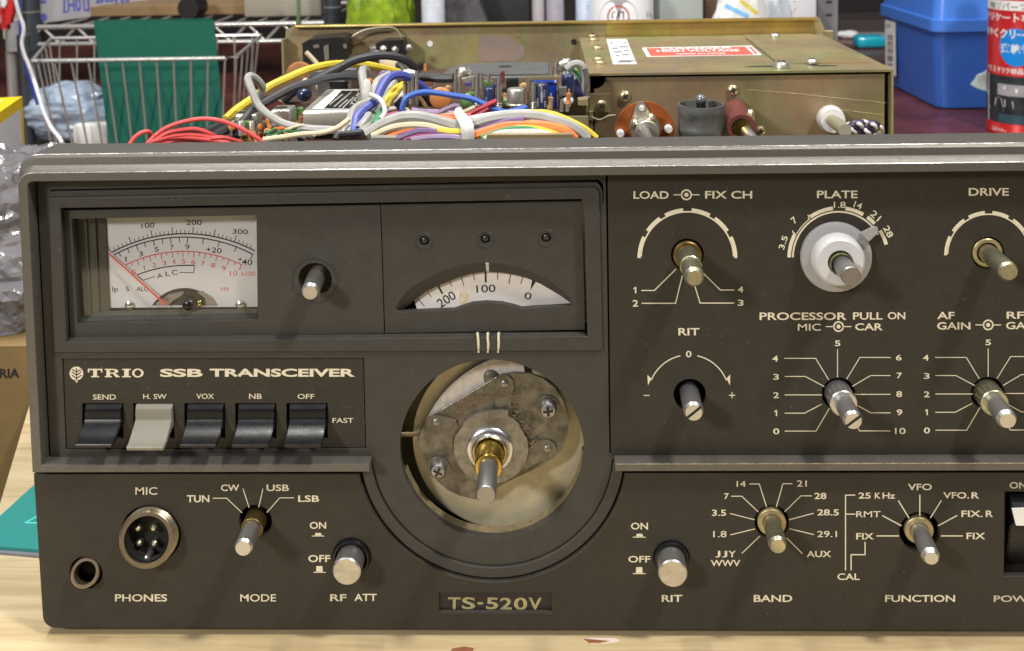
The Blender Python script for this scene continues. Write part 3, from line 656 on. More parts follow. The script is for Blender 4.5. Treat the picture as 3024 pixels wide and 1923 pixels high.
a0 = math.degrees(math.atan2(U(*zC(560, 540), 6.6).z - k[1], U(*zC(560, 540), 6.6).x - k[0])); a1 = math.degrees(math.atan2(U(*zC(1100, 118), 6.6).z - k[1], U(*zC(1100, 118), 6.6).x - k[0]))
if a0 < 0: a0 += 360
if a1 < 0: a1 += 360
arc_ = circ((k[0], k[1]), k[2], 24, a0, a1)
add_poly_prism(b, [Vector((x, 6.6, z)) for x, z in arc_ + loop], Vector((0, .7, 0))); obj('dial_disc', b, 'disc', tm)
Mz = lambda p, Y: U(*zC(*p), Y)
YM = 4.6
outline_m = [(1052, 236), (1130, 222), (1230, 226), (1320, 258), (1395, 320), (1450, 400), (1478, 490), (1484, 580), (1470, 660), (1440, 720), (1405, 765), (1230, 860), (1050, 945), (960, 1020), (870, 1036), (780, 1015), (700, 975), (640, 925), (600, 880), (560, 800), (530, 730), (505, 660), (540, 580), (585, 505), (800, 385)]
b = bmesh.new(); add_poly_prism(b, [Mz(p, YM) for p in outline_m], Vector((0, 1.2, 0))); bp_ = obj('bearing_plate', b, 'mech', tm)
b = bmesh.new(); add_tube(b, [Mz((590, 500), YM), Mz((800, 381), YM), Mz((1048, 233), YM)], .08, 6, 0); obj('plate_edge_highlight', b, 'mech2', tm)  # pale tube standing in for the highlight along the plate's chamfer
for ear, rv in ((((1012, 300), (1020, 255), (1050, 236), (1095, 240), (1125, 270), (1132, 310), (1112, 400), (1120, 520), (1010, 520)), (1072, 292)),
                (((572, 540), (590, 505), (625, 495), (755, 522), (770, 570), (740, 610), (735, 740), (600, 700), (560, 600)), (632, 540)),
                (((1290, 660), (1350, 655), (1395, 680), (1408, 720), (1385, 760), (1290, 800), (1200, 850), (1180, 740)), (1350, 712))):
    b = bmesh.new(); add_poly_prism(b, [Mz(p, YM - .8) for p in ear], Vector((0, .78, 0))); obj('mounting_ear', b, 'mech', tm)
    b = bmesh.new(); add_lathe(b, Mz(rv, YM - .8), (0, -1, 0), [(0, 1.35), (.3, 1.25), (.7, .7), (.8, 0)], 18); obj('rivet', b, 'mech2', tm)
hub = Mz((985, 690), YM); kk = mmpx(1450, 1320, YM) / 2.1867
b = bmesh.new(); pts = []
for i in range(72):
    a = 2 * math.pi * i / 72; r = 240 * kk * (1 - (.035 if i % 24 in (4, 5, 6, 7) else 0)); pts.append(hub + Vector((math.cos(a) * r, -1.4, math.sin(a) * r)))
add_poly_prism(b, pts, Vector((0, 1.39, 0))); obj('hub_flange', b, 'mech2', tm)
ax = Mz((978, 715), 3.2)
b = bmesh.new(); add_lathe(b, ax + Vector((0, .5, 0)), (0, -1, 0), [(0, 150 * kk), (1.2, 150 * kk), (1.7, 142 * kk), (1.9, 132 * kk), (1.4, 122 * kk), (2.4, 118 * kk), (2.9, 108 * kk), (2.6, 98 * kk), (.8, 94 * kk)], 48, False); obj('bearing_nut', b, 'steel', tm)
tipB = Mz((978, 790), 0); best = None
for L_ in range(0, 30):
    T = Mz((952, 1012), -L_)
    e = abs((ax.x - T.x)) + abs(ax.z - T.z)
    if best is None or e < best[0]: best = (e, L_, T)
tip = best[2]; dr = (tip - ax); Lm = dr.length
b = bmesh.new(); add_lathe(b, ax, dr, [(-1, 88 * kk), (Lm * .40, 88 * kk), (Lm * .42, 82 * kk), (Lm * .42, 62 * kk)], 36, False); obj('brass_sleeve', b, 'brass', tm)
b = bmesh.new(); add_lathe(b, ax, dr, [(-1, 60 * kk), (Lm - .5, 60 * kk), (Lm, 54 * kk), (Lm, 0)], 36); obj('tuning_shaft', b, 'dullsteel', tm)
b = bmesh.new(); b2 = [(770, 420), (830, 380), (960, 360), (985, 372), (985, 395), (880, 420), (800, 480), (765, 560), (752, 520)]
add_poly_prism(b, [Mz(p, YM - .12) for p in b2], Vector((0, .1, 0))); obj('grease_ring', b, 'rust', tm)
b = bmesh.new()
for i in range(80):
    t = random.random(); p = (1075 + 185 * t + random.gauss(0, 24), 395 + 340 * t ** 1.2 + random.gauss(0, 30))
    add_ball(b, Mz(p, YM - .35 - random.random() * .5), random.uniform(.18, .6), 1, (1.2, .6, 1), .6, 2.)
g = obj('dirty_grease', b, 'rust', tm); g['kind'] = 'stuff'
b = bmesh.new(); add_box(b, Mz((985, 520), 2.4), Mz((1095, 455), 3.2)); obj('spring_clip', b, 'mech2', tm)
for p, r in (((1352, 440), 78), ((646, 830), 74)):
    b = bmesh.new(); add_lathe(b, Mz(p, YM), (0, -1, 0), [(0, r * kk), (.5, r * kk), (.7, r * .9 * kk)], 26); obj('washer', b, 'mech', tm)
    screw(tm, Mz(p, YM - .5), (0, -1, 0), r * .74 * kk, 3.4, 'dullsteel')
b = bmesh.new(); add_lathe(b, Mz((985, 250), 6.5), (0, -1, 0), [(0, 2.6), (1.0, 2.4), (1.6, 1.2), (1.7, 0)], 24); obj('screw', b, 'mech', tm)
b = bmesh.new(); add_tube(b, [Mz((400, 620), 8), Mz((470, 618), 7.5), Mz((520, 612), 7)], .8, 8); obj('stop_arm', b, 'zinc', tm)

# ---- surround ring under the lobe, lower panel, right control panel
ring_z = barB
def arc_band(Ro, Ri, zt):
    f = lambda R: math.degrees(math.asin((zt - cz) / R))
    return circ((cx, cz), Ro, 80, 180 - f(Ro), 360 + f(Ro)) + circ((cx, cz), Ri, 80, 180 - f(Ri), 360 + f(Ri))[::-1]
obj('dial_surround_ring', plate([arc_band(R2 - .25, R1 + .3, ring_z + .6)], -.9, 2.2, .25), 'panel2', radio)
lz1 = U(600, 1400, -2).z; lz0 = 2.6
lpx0, lpx1 = U(110, 1420, -2).x - .3, XR - 1.2
a_ = math.degrees(math.asin((lz1 - cz) / (R2 + .35)))
arc2 = circ((cx, cz), R2 + .35, 90, 180 - a_, 360 + a_)
outl2 = [(lpx0 - .9, lz1)] + rounded([(0, lz1), (lpx0 - .9, lz1), (lpx0 - .2, lz0), (lpx1, lz0), (lpx1, lz1)], [0, 0, 4.2, 4.2, 0])[2:-1]
outl2 += [(lpx1, lz1)] + arc2[::-1]
lower_holes = []
LH = [('mic', zB, (738, 960), 146), ('jack', zB, (420, 1148), 80), ('mode', zB, (1250, 895), 80), ('att', zB, (1722, 1068), 92), ('ritb', zG, (622, 793), 138), ('band', zG, (1415, 512), 134), ('func', zH, (1112, 588), 157)]
HP = {}
for n_, z, p, r in LH:
    o = z(*p); s_ = {zB: 1.6583, zG: 2.672, zH: 2.671}[z]; R_ = r / s_ * mmpx(*o, -2); HP[n_] = (U(*o, -2), R_, o); lower_holes.append(circ(xz(HP[n_][0]), R_, 40))
badge = Pz(zT, [(293, 430), (2032, 432), (2040, 718), (302, 716)], -2)
rocker = Pz(zO, [(2968, 1453), (3094, 1453), (3092, 1703), (2965, 1703)], -2)
lp_ = obj('lower_panel', plate([outl2] + lower_holes + [badge, rocker], -2.0, 2.4, .35), 'panel', radio)
b = bmesh.new(); add_box(b, (lpx0 + .6, .5, 3.0), (lpx1 - 1, 13, 4.2)); obj('panel_return', b, 'panel', lp_)
b = bmesh.new(); add_box(b, (lpx0 - .2, -.2, 5.), (lpx0 + 1, 12.5, lz1)); obj('panel_cheek', b, 'panel', lp_)
ctl = [(U(1797, 800, 0).x, U(1883, 1344, 0).z), (XR - 5.6, U(1883, 1344, 0).z), (XR - 5.6, 157), (U(1792, 540, 0).x + .3, 157)]
CH = [('load', zD, (857, 773), 146, 3.0614), ('plate', zE, (525, 800), 150, 3.062), ('drive', zE, (1890, 758), 148, 3.062), ('rit', zF, (543, 408), 90, 1.89), ('mic2', zF, (1372, 403), 92, 1.89), ('gain', zF, (2205, 400), 92, 1.89)]
ch = []
for n_, z, p, r, s_ in CH:
    o = z(*p); R_ = r / s_ * mmpx(*o, 0); HP[n_] = (U(*o, 0), R_, o); ch.append(circ(xz(HP[n_][0]), R_, 40))
cp = obj('control_panel', plate([ctl] + ch, -.05, 2.2, .2), 'panel', radio)
b = bmesh.new(); add_box(b, (U(1797, 800, 0).x, -.02, U(1900, 1357, 0).z), (XR - 5.6, 1.8, U(1900, 1346.4, 0).z)); obj('lower_ledge', b, 'panel', cp)

# ---- shafts: each from its hole towards the viewer
def shaft(hole, tip_px, r_px, parts, Y0=None, label=None, material='steel', slot=False, chamfer=.9, long0=4.0):
    c0, R_, o = HP[hole]
    best = None
    for i in range(20, 280):
        T = U(*tip_px, c0.y - i / 10)
        e = math.hypot(T.x - c0.x, T.z - c0.z)
        if best is None or e < best[0]: best = (e, i / 10, T)
    tip = best[2]; L_ = best[1]
    base = c0 + Vector((0, 1.0, 0)); d = tip - base; n_ = d.length
    r = r_px * mmpx(*tip_px, tip.y)
    root = base - d.normalized() * long0
    N_ = n_ + long0
    b = bmesh.new(); add_lathe(b, root, d, [(0, r), (N_ - chamfer, r), (N_, r - chamfer * .62), (N_, 0)], 30)
    if slot:
        a, u, v = frame(d); t_ = math.radians(slot); n1 = u * math.cos(t_) + v * math.sin(t_); n2 = a.cross(n1)
        for f in add_poly_prism(b, [tip + a * .03 + n1 * r * .93 + n2 * .42, tip + a * .03 - n1 * r * .93 + n2 * .42, tip + a * .03 - n1 * r * .93 - n2 * .42, tip + a * .03 + n1 * r * .93 - n2 * .42], -a * .9): f.material_index = 1
    so = obj('control_shaft', b, material, radio, 30); so.data.materials.append(M['void'])
    if label: so['label'] = label
    for nm, m_, t0, t1, ro, ri in parts:   # sleeves: fraction along the shaft from the hole plane
        b = bmesh.new(); p0 = base + d * t0; ln = n_ * (t1 - t0)
        add_lathe(b, p0, d, [(0, ri), (0, ro), (ln - .25, ro), (ln, ro - .25), (ln, ri), (0, ri)], 34, False); obj(nm, b, m_, so, 30)
    return so, base, d
HP['meterk'] = (kc, 50 * mmpx(*knob_c, zW0), knob_c)
shaft('meterk', zP(2190, 1110), 27, [], label='aluminium shaft beside the meter', material='alu', chamfer=1.0)
shaft('load', zD(922, 985), 30, [('brass_bushing', 'darkbrass', -.25, .10, 4.6, 3.5), ('outer_sleeve', 'oldbrass', .05, .55, 3.45, 2.9)], material='oldbrass', chamfer=1.2)
shaft('plate', zE(655, 970), 29, [], material='dullsteel', chamfer=.35)
shaft('drive', zE(2085, 930), 29, [('bushing_ring', 'zinc', -.25, .06, 4.7, 3.5)], material='oldbrass', chamfer=.9)
shaft('rit', zF(565, 508), 29.5, [], material='alu', slot=40, chamfer=.9)
so, base, d = shaft('mic2', zF(1456, 556), 29, [('outer_shaft', 'alu', -.25, .42, 4.3, 2.9)], material='alu', slot=38, chamfer=.9)
so2, base2, d2 = shaft('gain', zF(2318, 553), 29.5, [('outer_shaft', 'oldbrass', -.25, .42, 4.3, 2.9)], material='alu', chamfer=1.1)
b = bmesh.new(); add_lathe(b, base + d * .2, d, [(0, 4.35), (0, 4.75), (.5, 4.8), (.5, 4.35)], 30, False); b.free()
shaft('mode', zB(1190, 1028), 27, [('brass_bushing', 'darkbrass', -.2, .35, 3.6, 3.0)], material='alu', chamfer=.8)
shaft('band', zG(1463, 705), 27, [('outer_collar', 'zinc', -.25, .12, 4.6, 3.0)], material='oldbrass', chamfer=1.0)
shaft('func', zH(1205, 800), 27, [('outer_collar', 'zinc', -.3, .05, 4.6, 3.0)], material='alu', chamfer=1.3)
# milky plastic indicator wheel with pointer on the plate shaft
c0 = HP['plate'][0]; kE = mmpx(2471, 763, -1.5) / 3.062
pc = U(*zE(525, 803), -2.2)
wh = None
b = bmesh.new(); add_lathe(b, pc + Vector((0, 1.9, 0)), (0, -1, 0), [(0, 318 * kE), (.9, 322 * kE), (1.7, 316 * kE), (1.9, 305 * kE), (2.0, 232 * kE), (3.0, 228 * kE), (3.6, 215 * kE), (3.6, 118 * kE)], 64, False)
wh = obj('indicator_wheel', b, 'nylon2', radio); wh['label'] = 'milky plastic indicator wheel with a pointer'
hc = U(*zE(557, 845), -6.6)
b = bmesh.new(); add_lathe(b, pc + Vector((0, -.1, 0)), hc - (pc + Vector((0, -.1, 0))), [(0, 236 * kE), (2.6, 230 * kE), (3.9, 218 * kE), (4.5, 198 * kE), (4.5, 112 * kE), (2.0, 108 * kE)], 56, False); obj('wheel_hub', b, 'nylon', wh)
b = bmesh.new(); add_lathe(b, U(*zE(568, 862), -6.0), hc - pc, [(-1.0, 112 * kE), (.4, 112 * kE), (.9, 105 * kE), (.6, 92 * kE)], 36, False); obj('corroded_bushing', b, 'greengoo', wh)
b = bmesh.new(); add_poly_prism(b, [U(*zE(*p), -3.4) for p in ((745, 585), (870, 525), (896, 530), (897, 575), (815, 655))], Vector((0, 1.6, 0))); obj('pointer', b, 'nylon2', wh)

# ---- push buttons
for hole, tipc, rr, ringr in (('att', zB(1697, 1143), 42, 92 / 1.6583), ('ritb', zG(634, 923), 42.5, 138 / 2.672)):
    c0, R_, o = HP[hole]; k = mmpx(*o, -2)
    b = bmesh.new(); add_lathe(b, c0 + Vector((0, .5, 0)), (0, -1, 0), [(0, ringr * k), (1.0, ringr * k), (1.7, (ringr - 3) * k), (1.9, (ringr - 7) * k), (1.3, (ringr - 10) * k), (-3, (ringr - 11) * k)], 40, False); rg = obj('button_collar', b, 'gloss_black', radio)
    best = min((math.hypot(U(*tipc, -2 - i / 10).x - c0.x, U(*tipc, -2 - i / 10).z - c0.z), i) for i in range(20, 220)); tp = U(*tipc, -2 - best[1] / 10)
    b0 = c0 + Vector((0, 3, 0)); dd = tp - b0; r = rr * mmpx(*tipc, tp.y)
    b = bmesh.new(); add_lathe(b, b0, dd, [(0, r), (dd.length - .4, r), (dd.length, r - .35), (dd.length, 0)], 44)
    mtn = 'button_alu'
    if mtn not in M:
        M[mtn] = mat('spun_aluminium', (.58, .57, .57), .30, 1, .03, 200, rvar=.02)
        nt = M[mtn].node_tree; bs = nt.nodes['Principled BSDF']; bs.inputs['Anisotropic'].default_value = .85
        tg = nt.nodes.new('ShaderNodeTangent'); tg.direction_type = 'RADIAL'; tg.axis = 'Y'; nt.links.new(tg.outputs[0], bs.inputs['Tangent'])
    b.normal_update()
    for f in b.faces:
        if f.normal.dot(dd.normalized()) > .9: f.material_index = 1
    o = obj('push_button', b, 'alu', radio, 30); o.data.materials.append(M[mtn])

# ---- microphone socket and headphone jack
c0, R_, o = HP['mic']; k = mmpx(*o, -2)
fc = U(*zB(717, 985), -6.2); d = fc - c0
b = bmesh.new(); kt = k / 1.6583
pr = [(-3, 140 * kt)]
for i in range(5): pr += [(.2 + i * .75, 137 * kt), (.6 + i * .75, 130 * kt)]
pr += [(4.0, 130 * kt), (4.4, 124 * kt), (4.4, 108 * kt), (-3.5, 106 * kt)]
add_lathe(b, c0, d, pr, 56, False); ms = obj('microphone_socket', b, mat('aged_nickel', (.25, .21, .15), .36, .85, .2, 500), radio, 25)
b = bmesh.new(); add_lathe(b, c0 + Vector((0, 1.2, 0)), (0, 1, 0), [(0, 110 * kt), (1, 110 * kt)], 40); add_lathe(b, c0 + Vector((0, 1.2, 0)), d, [(0, 105 * kt), (4.6, 105 * kt)], 40, False); obj('socket_insert', b, 'void', ms)
for p in ((672, 935), (749, 934), (676, 1010), (752, 1010)):
    t_ = U(*zB(*p), -3.4); b = bmesh.new(); add_lathe(b, t_ + Vector((0, 5, 0)), (0, -1, 0), [(0, 1.05), (4.3, 1.05), (4.9, .6), (5, 0)], 14); obj('contact_pin', b, 'oldbrass', ms)
b = bmesh.new(); t_ = U(*zB(716, 1085), -6.0); add_lathe(b, t_ + Vector((0, 6, .2)), (0, -1, 0), [(0, 1.0), (5.6, 1.0), (6, .5), (6, 0)], 14); obj('key_rib', b, 'dullsteel', ms)
c0, R_, o = HP['jack']
b = bmesh.new(); d = U(*zB(413, 1153), -4.2) - c0
add_lathe(b, c0 + Vector((0, .6, 0)), d, [(0, 66 * kt), (.6, 68 * kt), (1.1, 64 * kt), (1.6, 67 * kt), (2.1, 64 * kt), (2.8, 66 * kt), (3.1, 62 * kt), (3.1, 51 * kt), (-6, 49 * kt)], 40, False); jk = obj('headphone_jack', b, mat('coppery_jack_nut', (.36, .28, .20), .36, .85, .2, 500), radio, 25)
b = bmesh.new(); add_lathe(b, c0 + Vector((0, 5, 0)), (0, 1, 0), [(0, 60 * kt), (1, 60 * kt)], 24); obj('jack_inside', b, 'void', jk)

# ---- model badge and power rocker
b = bmesh.new(); bq = [Vector((p[0], -.9, p[1])) for p in badge]
add_poly_prism(b, bq, Vector((0, 1, 0))); bd = obj('model_badge', b, mat('dark_violet_badge', (.016, .013, .018), .4, 0, .3, 200), radio)
P = Print(on(-.98), zT)
for t, bx in (('T', (435, 492, 628, 676)), ('S', (650, 490, 855, 678)), ('-', (893, 568, 975, 602)), ('5', (1022, 496, 1210, 680)), ('2', (1238, 498, 1424, 682)), ('0', (1455, 496, 1660, 690)), ('V', (1680, 496, 1882, 692))): P.text(t, bx, -1, .02)
P.done('badge_lettering', mat('tarnished_gold_print', (.36, .33, .18), .45, .2, .2, 900), bd)
b = bmesh.new(); q = [U(*zT(300, 724), -2.25), U(*zT(2045, 742), -2.25), U(*zT(2040, 724), -.9), U(*zT(303, 716), -.9)]
add_poly_prism(b, [U(*zT(296, 716), -1.3), U(*zT(2044, 720), -1.3), U(*zT(2058, 752), -2.2), U(*zT(300, 742), -2.2)], Vector((0, .5, -.2))); obj('badge_edge', b, 'bezel', bd)
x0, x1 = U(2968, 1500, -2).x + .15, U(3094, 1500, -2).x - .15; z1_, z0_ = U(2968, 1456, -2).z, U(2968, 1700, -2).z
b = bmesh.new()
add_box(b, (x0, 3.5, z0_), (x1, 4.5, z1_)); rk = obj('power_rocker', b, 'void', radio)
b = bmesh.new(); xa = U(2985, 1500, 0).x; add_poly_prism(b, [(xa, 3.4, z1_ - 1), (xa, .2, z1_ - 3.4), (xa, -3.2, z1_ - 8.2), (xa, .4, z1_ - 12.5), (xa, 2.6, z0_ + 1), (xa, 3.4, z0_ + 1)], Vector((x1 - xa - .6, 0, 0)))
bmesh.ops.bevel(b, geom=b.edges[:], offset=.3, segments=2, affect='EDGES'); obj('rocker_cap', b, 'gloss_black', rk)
b = bmesh.new(); add_poly_prism(b, [U(*zH(1840, 408), -3.6), U(*zH(2090, 400), -3.6), U(*zH(2090, 545), -3.6), U(*zH(1872, 540), -3.6)], Vector((0, .5, 0))); obj('rocker_glint', b, 'paper', rk)  # pale plate standing in for the lamp's glint on the rocker

# ---- all the printing
C = -.10
def sym(P, c, s=1.):
    P.arc(c, 36 * s, 50 * s, 0, 360, 32); P.disc(c, 19 * s); P.line([(c[0] - 118 * s, c[1]), (c[0] - 37 * s, c[1])], 9 * s); P.line([(c[0] + 42 * s, c[1]), (c[0] + 119 * s, c[1])], 9 * s)
P = Print(on(C), zD)
P.text('LOAD', (370, 198, 688, 268)); P.text('FIX CH', (1017, 196, 1443, 266)); sym(P, (848, 231))
cc = (857, 803)
def castle(P, c, Ro, Ri0, Ri1, k=1):
    P.arc(c, Ri0, Ri1, 2, 178, 60)
    for a0, a1 in ((180, 154), (146, 124.5), (117.5, 95), (85, 62.5), (55.5, 34), (26, 0)): P.arc(c, Ri1 - (2 if a0 in (180, 26) else 1), Ro, a0, a1)
castle(P, cc, 452, 412, 425)
P.arc(cc, 418, 427, 180, 179, 3)
for t, bx in (('1', (370, 1065, 395, 1122)), ('2', (362, 1182, 412, 1242)), ('4', (1312, 1060, 1362, 1115)), ('3', (1312, 1180, 1365, 1235))): P.text(t, bx)
for l in ([(440, 1096), (558, 1096), (755, 902)], [(443, 1212), (750, 1212), (812, 960)], [(1280, 1092), (1155, 1092), (1005, 945)], [(1280, 1210), (972, 1210), (926, 1060)]): P.line(l, 9)
P.done('load_legend', 'cream', cp)
P = Print(on(C), zE)
P.text('PLATE', (345, 193, 712, 262)); P.text('1.8', (497, 293, 603, 350)); P.text('14', (680, 296, 752, 354), -20); P.text('21', (828, 390, 922, 450), -42); P.text('28', (937, 536, 1043, 594), -62); P.text('7', (118, 430, 158, 490), 40); P.text('3.5', (-22, 636, 102, 690), 72)
cc = (540, 797); P.arc(cc, 405, 420, 180, 30, 60)
for a0, a1 in ((180, 152), (125, 96.5), (82, 60), (54.5, 43), (33, 15)): P.arc(cc, 430, 463, a0, a1)
P.arc(cc, 430, 438, 151, 126, 10); P.line([(125, 553), (127, 572), (150, 582)], 9); P.line([(262, 412), (272, 424), (266, 450)], 9)
P.done('plate_legend', 'cream', cp)
P = Print(on(C), zE); P.text('DRIVE', (1717, 170, 2080, 240)); castle(P, (1897, 778), 402, 365, 377); P.done('drive_legend', 'cream', cp)
P = Print(on(C), zF)
P.text('RIT', (479, 36, 596, 77)); P.text('0', (521, 163, 552, 199)); P.line([(285, 412), (317, 412)], 5); P.line([(761, 411), (796, 411)], 5); P.face([(776, 394), (781, 394), (781, 408.4), (776, 408.4)]); P.face([(776, 413.6), (781, 413.6), (781, 428), (776, 428)])
P.arc((537, 412), 223, 229, 102, 158, 20); P.arc((537, 412), 223, 229, 78, 22, 20)
P.face([(306, 297), (327, 318), (309, 357)]); P.face([(768, 295), (747, 318), (767, 356)])
P.done('fine_tuning_legend', 'cream', cp)
def dial10(P, dx, dy):
    q = lambda pts: [(x + dx, y + dy) for x, y in pts]
    for t, bx in (('5', (1352, 105, 1383, 137)), ('4', (1003, 190, 1035, 223)), ('3', (1008, 292, 1040, 325)), ('2', (1008, 394, 1040, 427)), ('1', (1015, 494, 1030, 527)), ('0', (1008, 596, 1042, 629)), ('6', (1693, 184, 1725, 217)), ('7', (1697, 285, 1727, 317)), ('8', (1695, 388, 1727, 421)), ('9', (1697, 490, 1729, 523)), ('10', (1688, 593, 1746, 628))):
        P.text(t, (bx[0] + dx, bx[1] + dy, bx[2] + dx, bx[3] + dy))
    for l in ([(1367, 155), (1367, 312)], [(1070, 205), (1245, 205), (1318, 325)], [(1072, 306), (1187, 306), (1292, 362)], [(1072, 409), (1280, 409)], [(1072, 511), (1183, 511), (1278, 461)], [(1072, 611), (1247, 611), (1322, 483)],
              [(1665, 200), (1492, 200), (1417, 322)], [(1663, 301), (1552, 301), (1450, 361)], [(1663, 406), (1462, 406)], [(1663, 509), (1552, 509), (1470, 463)], [(1663, 610), (1490, 610), (1420, 485)]): P.line(q(l), 4.6)
P = Print(on(C), zF); dial10(P, 0, 0); P.done('microphone_gain_scale', 'cream', cp)
P = Print(on(C), zF); dial10(P, 841, -5); P.done('gain_scale', 'cream', cp)
P = Print(on(C), zE); P.text('PROCESSOR', (-174, 1295, 612, 1364)); P.text('PULL', (671, 1294, 938, 1360)); P.text('ON', (985, 1292, 1143, 1357)); P.text('MIC', (172, 1397, 380, 1460)); P.text('CAR', (690, 1393, 938, 1457)); sym(P, (540, 1423), .98); P.done('microphone_gain_legend', 'cream', cp)
P = Print(on(C), zE); P.text('AF', (1432, 1290, 1590, 1355)); P.text('GAIN', (1432, 1383, 1732, 1450)); sym(P, (1893, 1408), .98); P.text('RF', (2060, 1288, 2218, 1352)); P.text('GAIN', (2055, 1381, 2355, 1447)); P.done('gain_legend', 'cream', cp)
C2_ = -2.06
P = Print(on(C2_), zB); P.text('MIC', (663, 728, 770, 765)); P.done('microphone_legend', 'cream', lp_)
P = Print(on(C2_), zB); P.text('PHONES', (563, 1252, 818, 1288)); P.done('phones_legend', 'cream', lp_)
P = Print(on(C2_), zB); P.text('MODE', (1177, 1252, 1352, 1288)); P.text('TUN', (915, 767, 1025, 802)); P.text('CW', (1082, 715, 1172, 747)); P.text('USB', (1305, 715, 1415, 747)); P.text('LSB', (1460, 768, 1563, 800))
for l in ([(1042, 782), (1110, 782), (1185, 853)], [(1190, 735), (1220, 828)], [(1288, 735), (1267, 826)], [(1440, 780), (1370, 780), (1307, 852)]): P.line(l, 4)
P.done('mode_legend', 'cream', lp_)
P = Print(on(C2_), zB); P.text('RF', (1617, 1252, 1697, 1286)); P.text('ATT', (1735, 1250, 1845, 1285)); P.text('ON', (1517, 898, 1597, 932)); P.text('OFF', (1510, 1060, 1617, 1095)); P.line([(1527, 967), (1588, 967)], 4); P.face([(1541, 964), (1545, 952), (1572, 952), (1575, 964)]); P.line([(1535, 1145), (1595, 1145)], 4); P.face([(1548, 1142), (1549, 1114), (1579, 1114), (1580, 1142)]); P.done('attenuator_legend', 'cream', lp_)
P = Print(on(C2_), zG); P.text('ON', (303, 518, 437, 572)); P.text('OFF', (282, 780, 455, 832)); P.text('RIT', (546, 1088, 708, 1143)); P.line([(317, 632), (418, 632)], 7); P.face([(342, 627), (348, 605), (392, 605), (398, 627)]); P.line([(318, 920), (418, 920)], 7); P.face([(341, 915), (344, 869), (392, 869), (394, 915)]); P.done('fine_tuning_button_legend', 'cream', lp_)
P = Print(on(C2_), zG)
for t, bx in (('BAND', (1272, 1088, 1575, 1143)), ('14', (1137, 188, 1208, 235)), ('21', (1612, 184, 1690, 233)), ('7', (1038, 285, 1075, 332)), ('28', (1750, 282, 1845, 332)), ('3.5', (942, 415, 1053, 465)), ('28.5', (1773, 412, 1943, 461)), ('1.8', (952, 583, 1057, 633)), ('29.1', (1773, 583, 1928, 632)), ('J', (968, 740, 1008, 792)), ('J', (1022, 740, 1062, 792)), ('Y', (1072, 740, 1130, 790)), ('WWV', (932, 812, 1165, 862)), ('AUX', (1690, 740, 1882, 790))): P.text(t, bx)
for l in ([(1237, 212), (1315, 212), (1372, 392)], [(1577, 210), (1502, 210), (1450, 392)], [(1093, 309), (1177, 309), (1308, 433)], [(1730, 306), (1643, 306), (1515, 432)], [(1083, 445), (1278, 495)], [(1745, 443), (1550, 495)], [(1087, 614), (1280, 567)], [(1747, 612), (1552, 565)], [(1178, 760), (1320, 623)], [(1655, 762), (1530, 637)]): P.line(l, 7)
P.done('band_legend', 'cream', lp_)
P = Print(on(C2_), zH)
for t, bx in (('VFO', (1018, 210, 1207, 262)), ('25', (628, 280, 725, 328)), ('K', (757, 280, 802, 328)), ('Hz', (818, 280, 917, 328)), ('RMT', (610, 427, 802, 474)), ('FIX', (610, 600, 748, 650)), ('VFO.', (1297, 277, 1500, 327)), ('R', (1520, 277, 1580, 327)), ('FIX.', (1440, 422, 1608, 473)), ('R', (1632, 422, 1690, 473)), ('FIX', (1480, 597, 1628, 648)), ('CAL', (462, 917, 638, 970)), ('FUNCTION', (838, 1088, 1390, 1143))): P.text(t, bx)
for l in ([(1112, 297), (1112, 462)], [(602, 300), (526, 300), (526, 893)], [(531, 450), (602, 450)], [(817, 462), (967, 542)], [(770, 622), (948, 622)], [(680, 670), (680, 770), (570, 770), (570, 893)], [(942, 342), (1027, 482)], [(1282, 342), (1195, 480)], [(1407, 460), (1257, 542)], [(1280, 622), (1452, 622)]): P.line(l, 9)
P.done('function_legend', 'cream', lp_)
P = Print(on(C2_), zH); P.text('POWER', (1695, 1092, 2095, 1143)); P.text('ON', (1820, 197, 1955, 249)); P.done('power_legend', 'dim_ink', lp_)

# ================================================================ inside of the radio
b = bmesh.new(); add_box(b, (4, 26, 20), (186, 27.2, 150)); add_box(b, (4, 14.2, 18), (327, 232, 19.5)); obj('chassis_tray', b, 'zinc', radio)
b = bmesh.new(); add_box(b, (187, 28, 20), (188.2, 232, 120)); obj('chassis_divider', b, 'zinc', radio)
for x in (30, 300):
    for y in (40, 210):
        b = bmesh.new(); add_lathe(b, (x, y, .05), (0, 0, 1), [(0, 8), (14, 9.5), (18, 9.5)], 24); obj('rubber_foot', b, 'black', radio)
# ---- rear panel with its folded top edge
YR = 238.
rl = U(*z2(523, 400), YR).x; rt = U(*z2(1200, 262), YR).z; rr = U(2436, 82, YR).x
rear = empty('rear_panel', ((rl + rr) / 2, YR, 20)); rear.parent = radio; rear.location = (WPOS[rear] - WPOS[radio]) * MM
b = bmesh.new()
lp = rounded([(rl, 20), (rr, 20), (rr, rt - 7), (U(2419, 51, YR).x, rt), (rl + 5, rt), (rl, rt - 3)], [0, 0, 0, 2, 2.5, 2])
add_poly_prism(b, [Vector((x, YR, z)) for x, z in lp], Vector((0, 1.2, 0))); obj('rear_sheet', b, 'zinc_rear', rear)
b = bmesh.new(); add_box(b, (rl + 6, YR - 3.2, rt - 1.3), (U(2405, 51, YR).x, YR, rt), .4, 2); obj('top_fold', b, 'zinc_gold', rear)
b = bmesh.new(); add_box(b, (rl - .2, YR - 9, 60), (rl + .9, YR, rt - 7)); obj('side_fold', b, 'zinc', rear)
b = bmesh.new(); add_box(b, (U(1790, 60, YR).x, YR - .6, rt - 11), (U(2405, 60, YR).x, YR - .05, rt - 1.5)); obj('golden_strip', b, 'zinc_gold', rear)
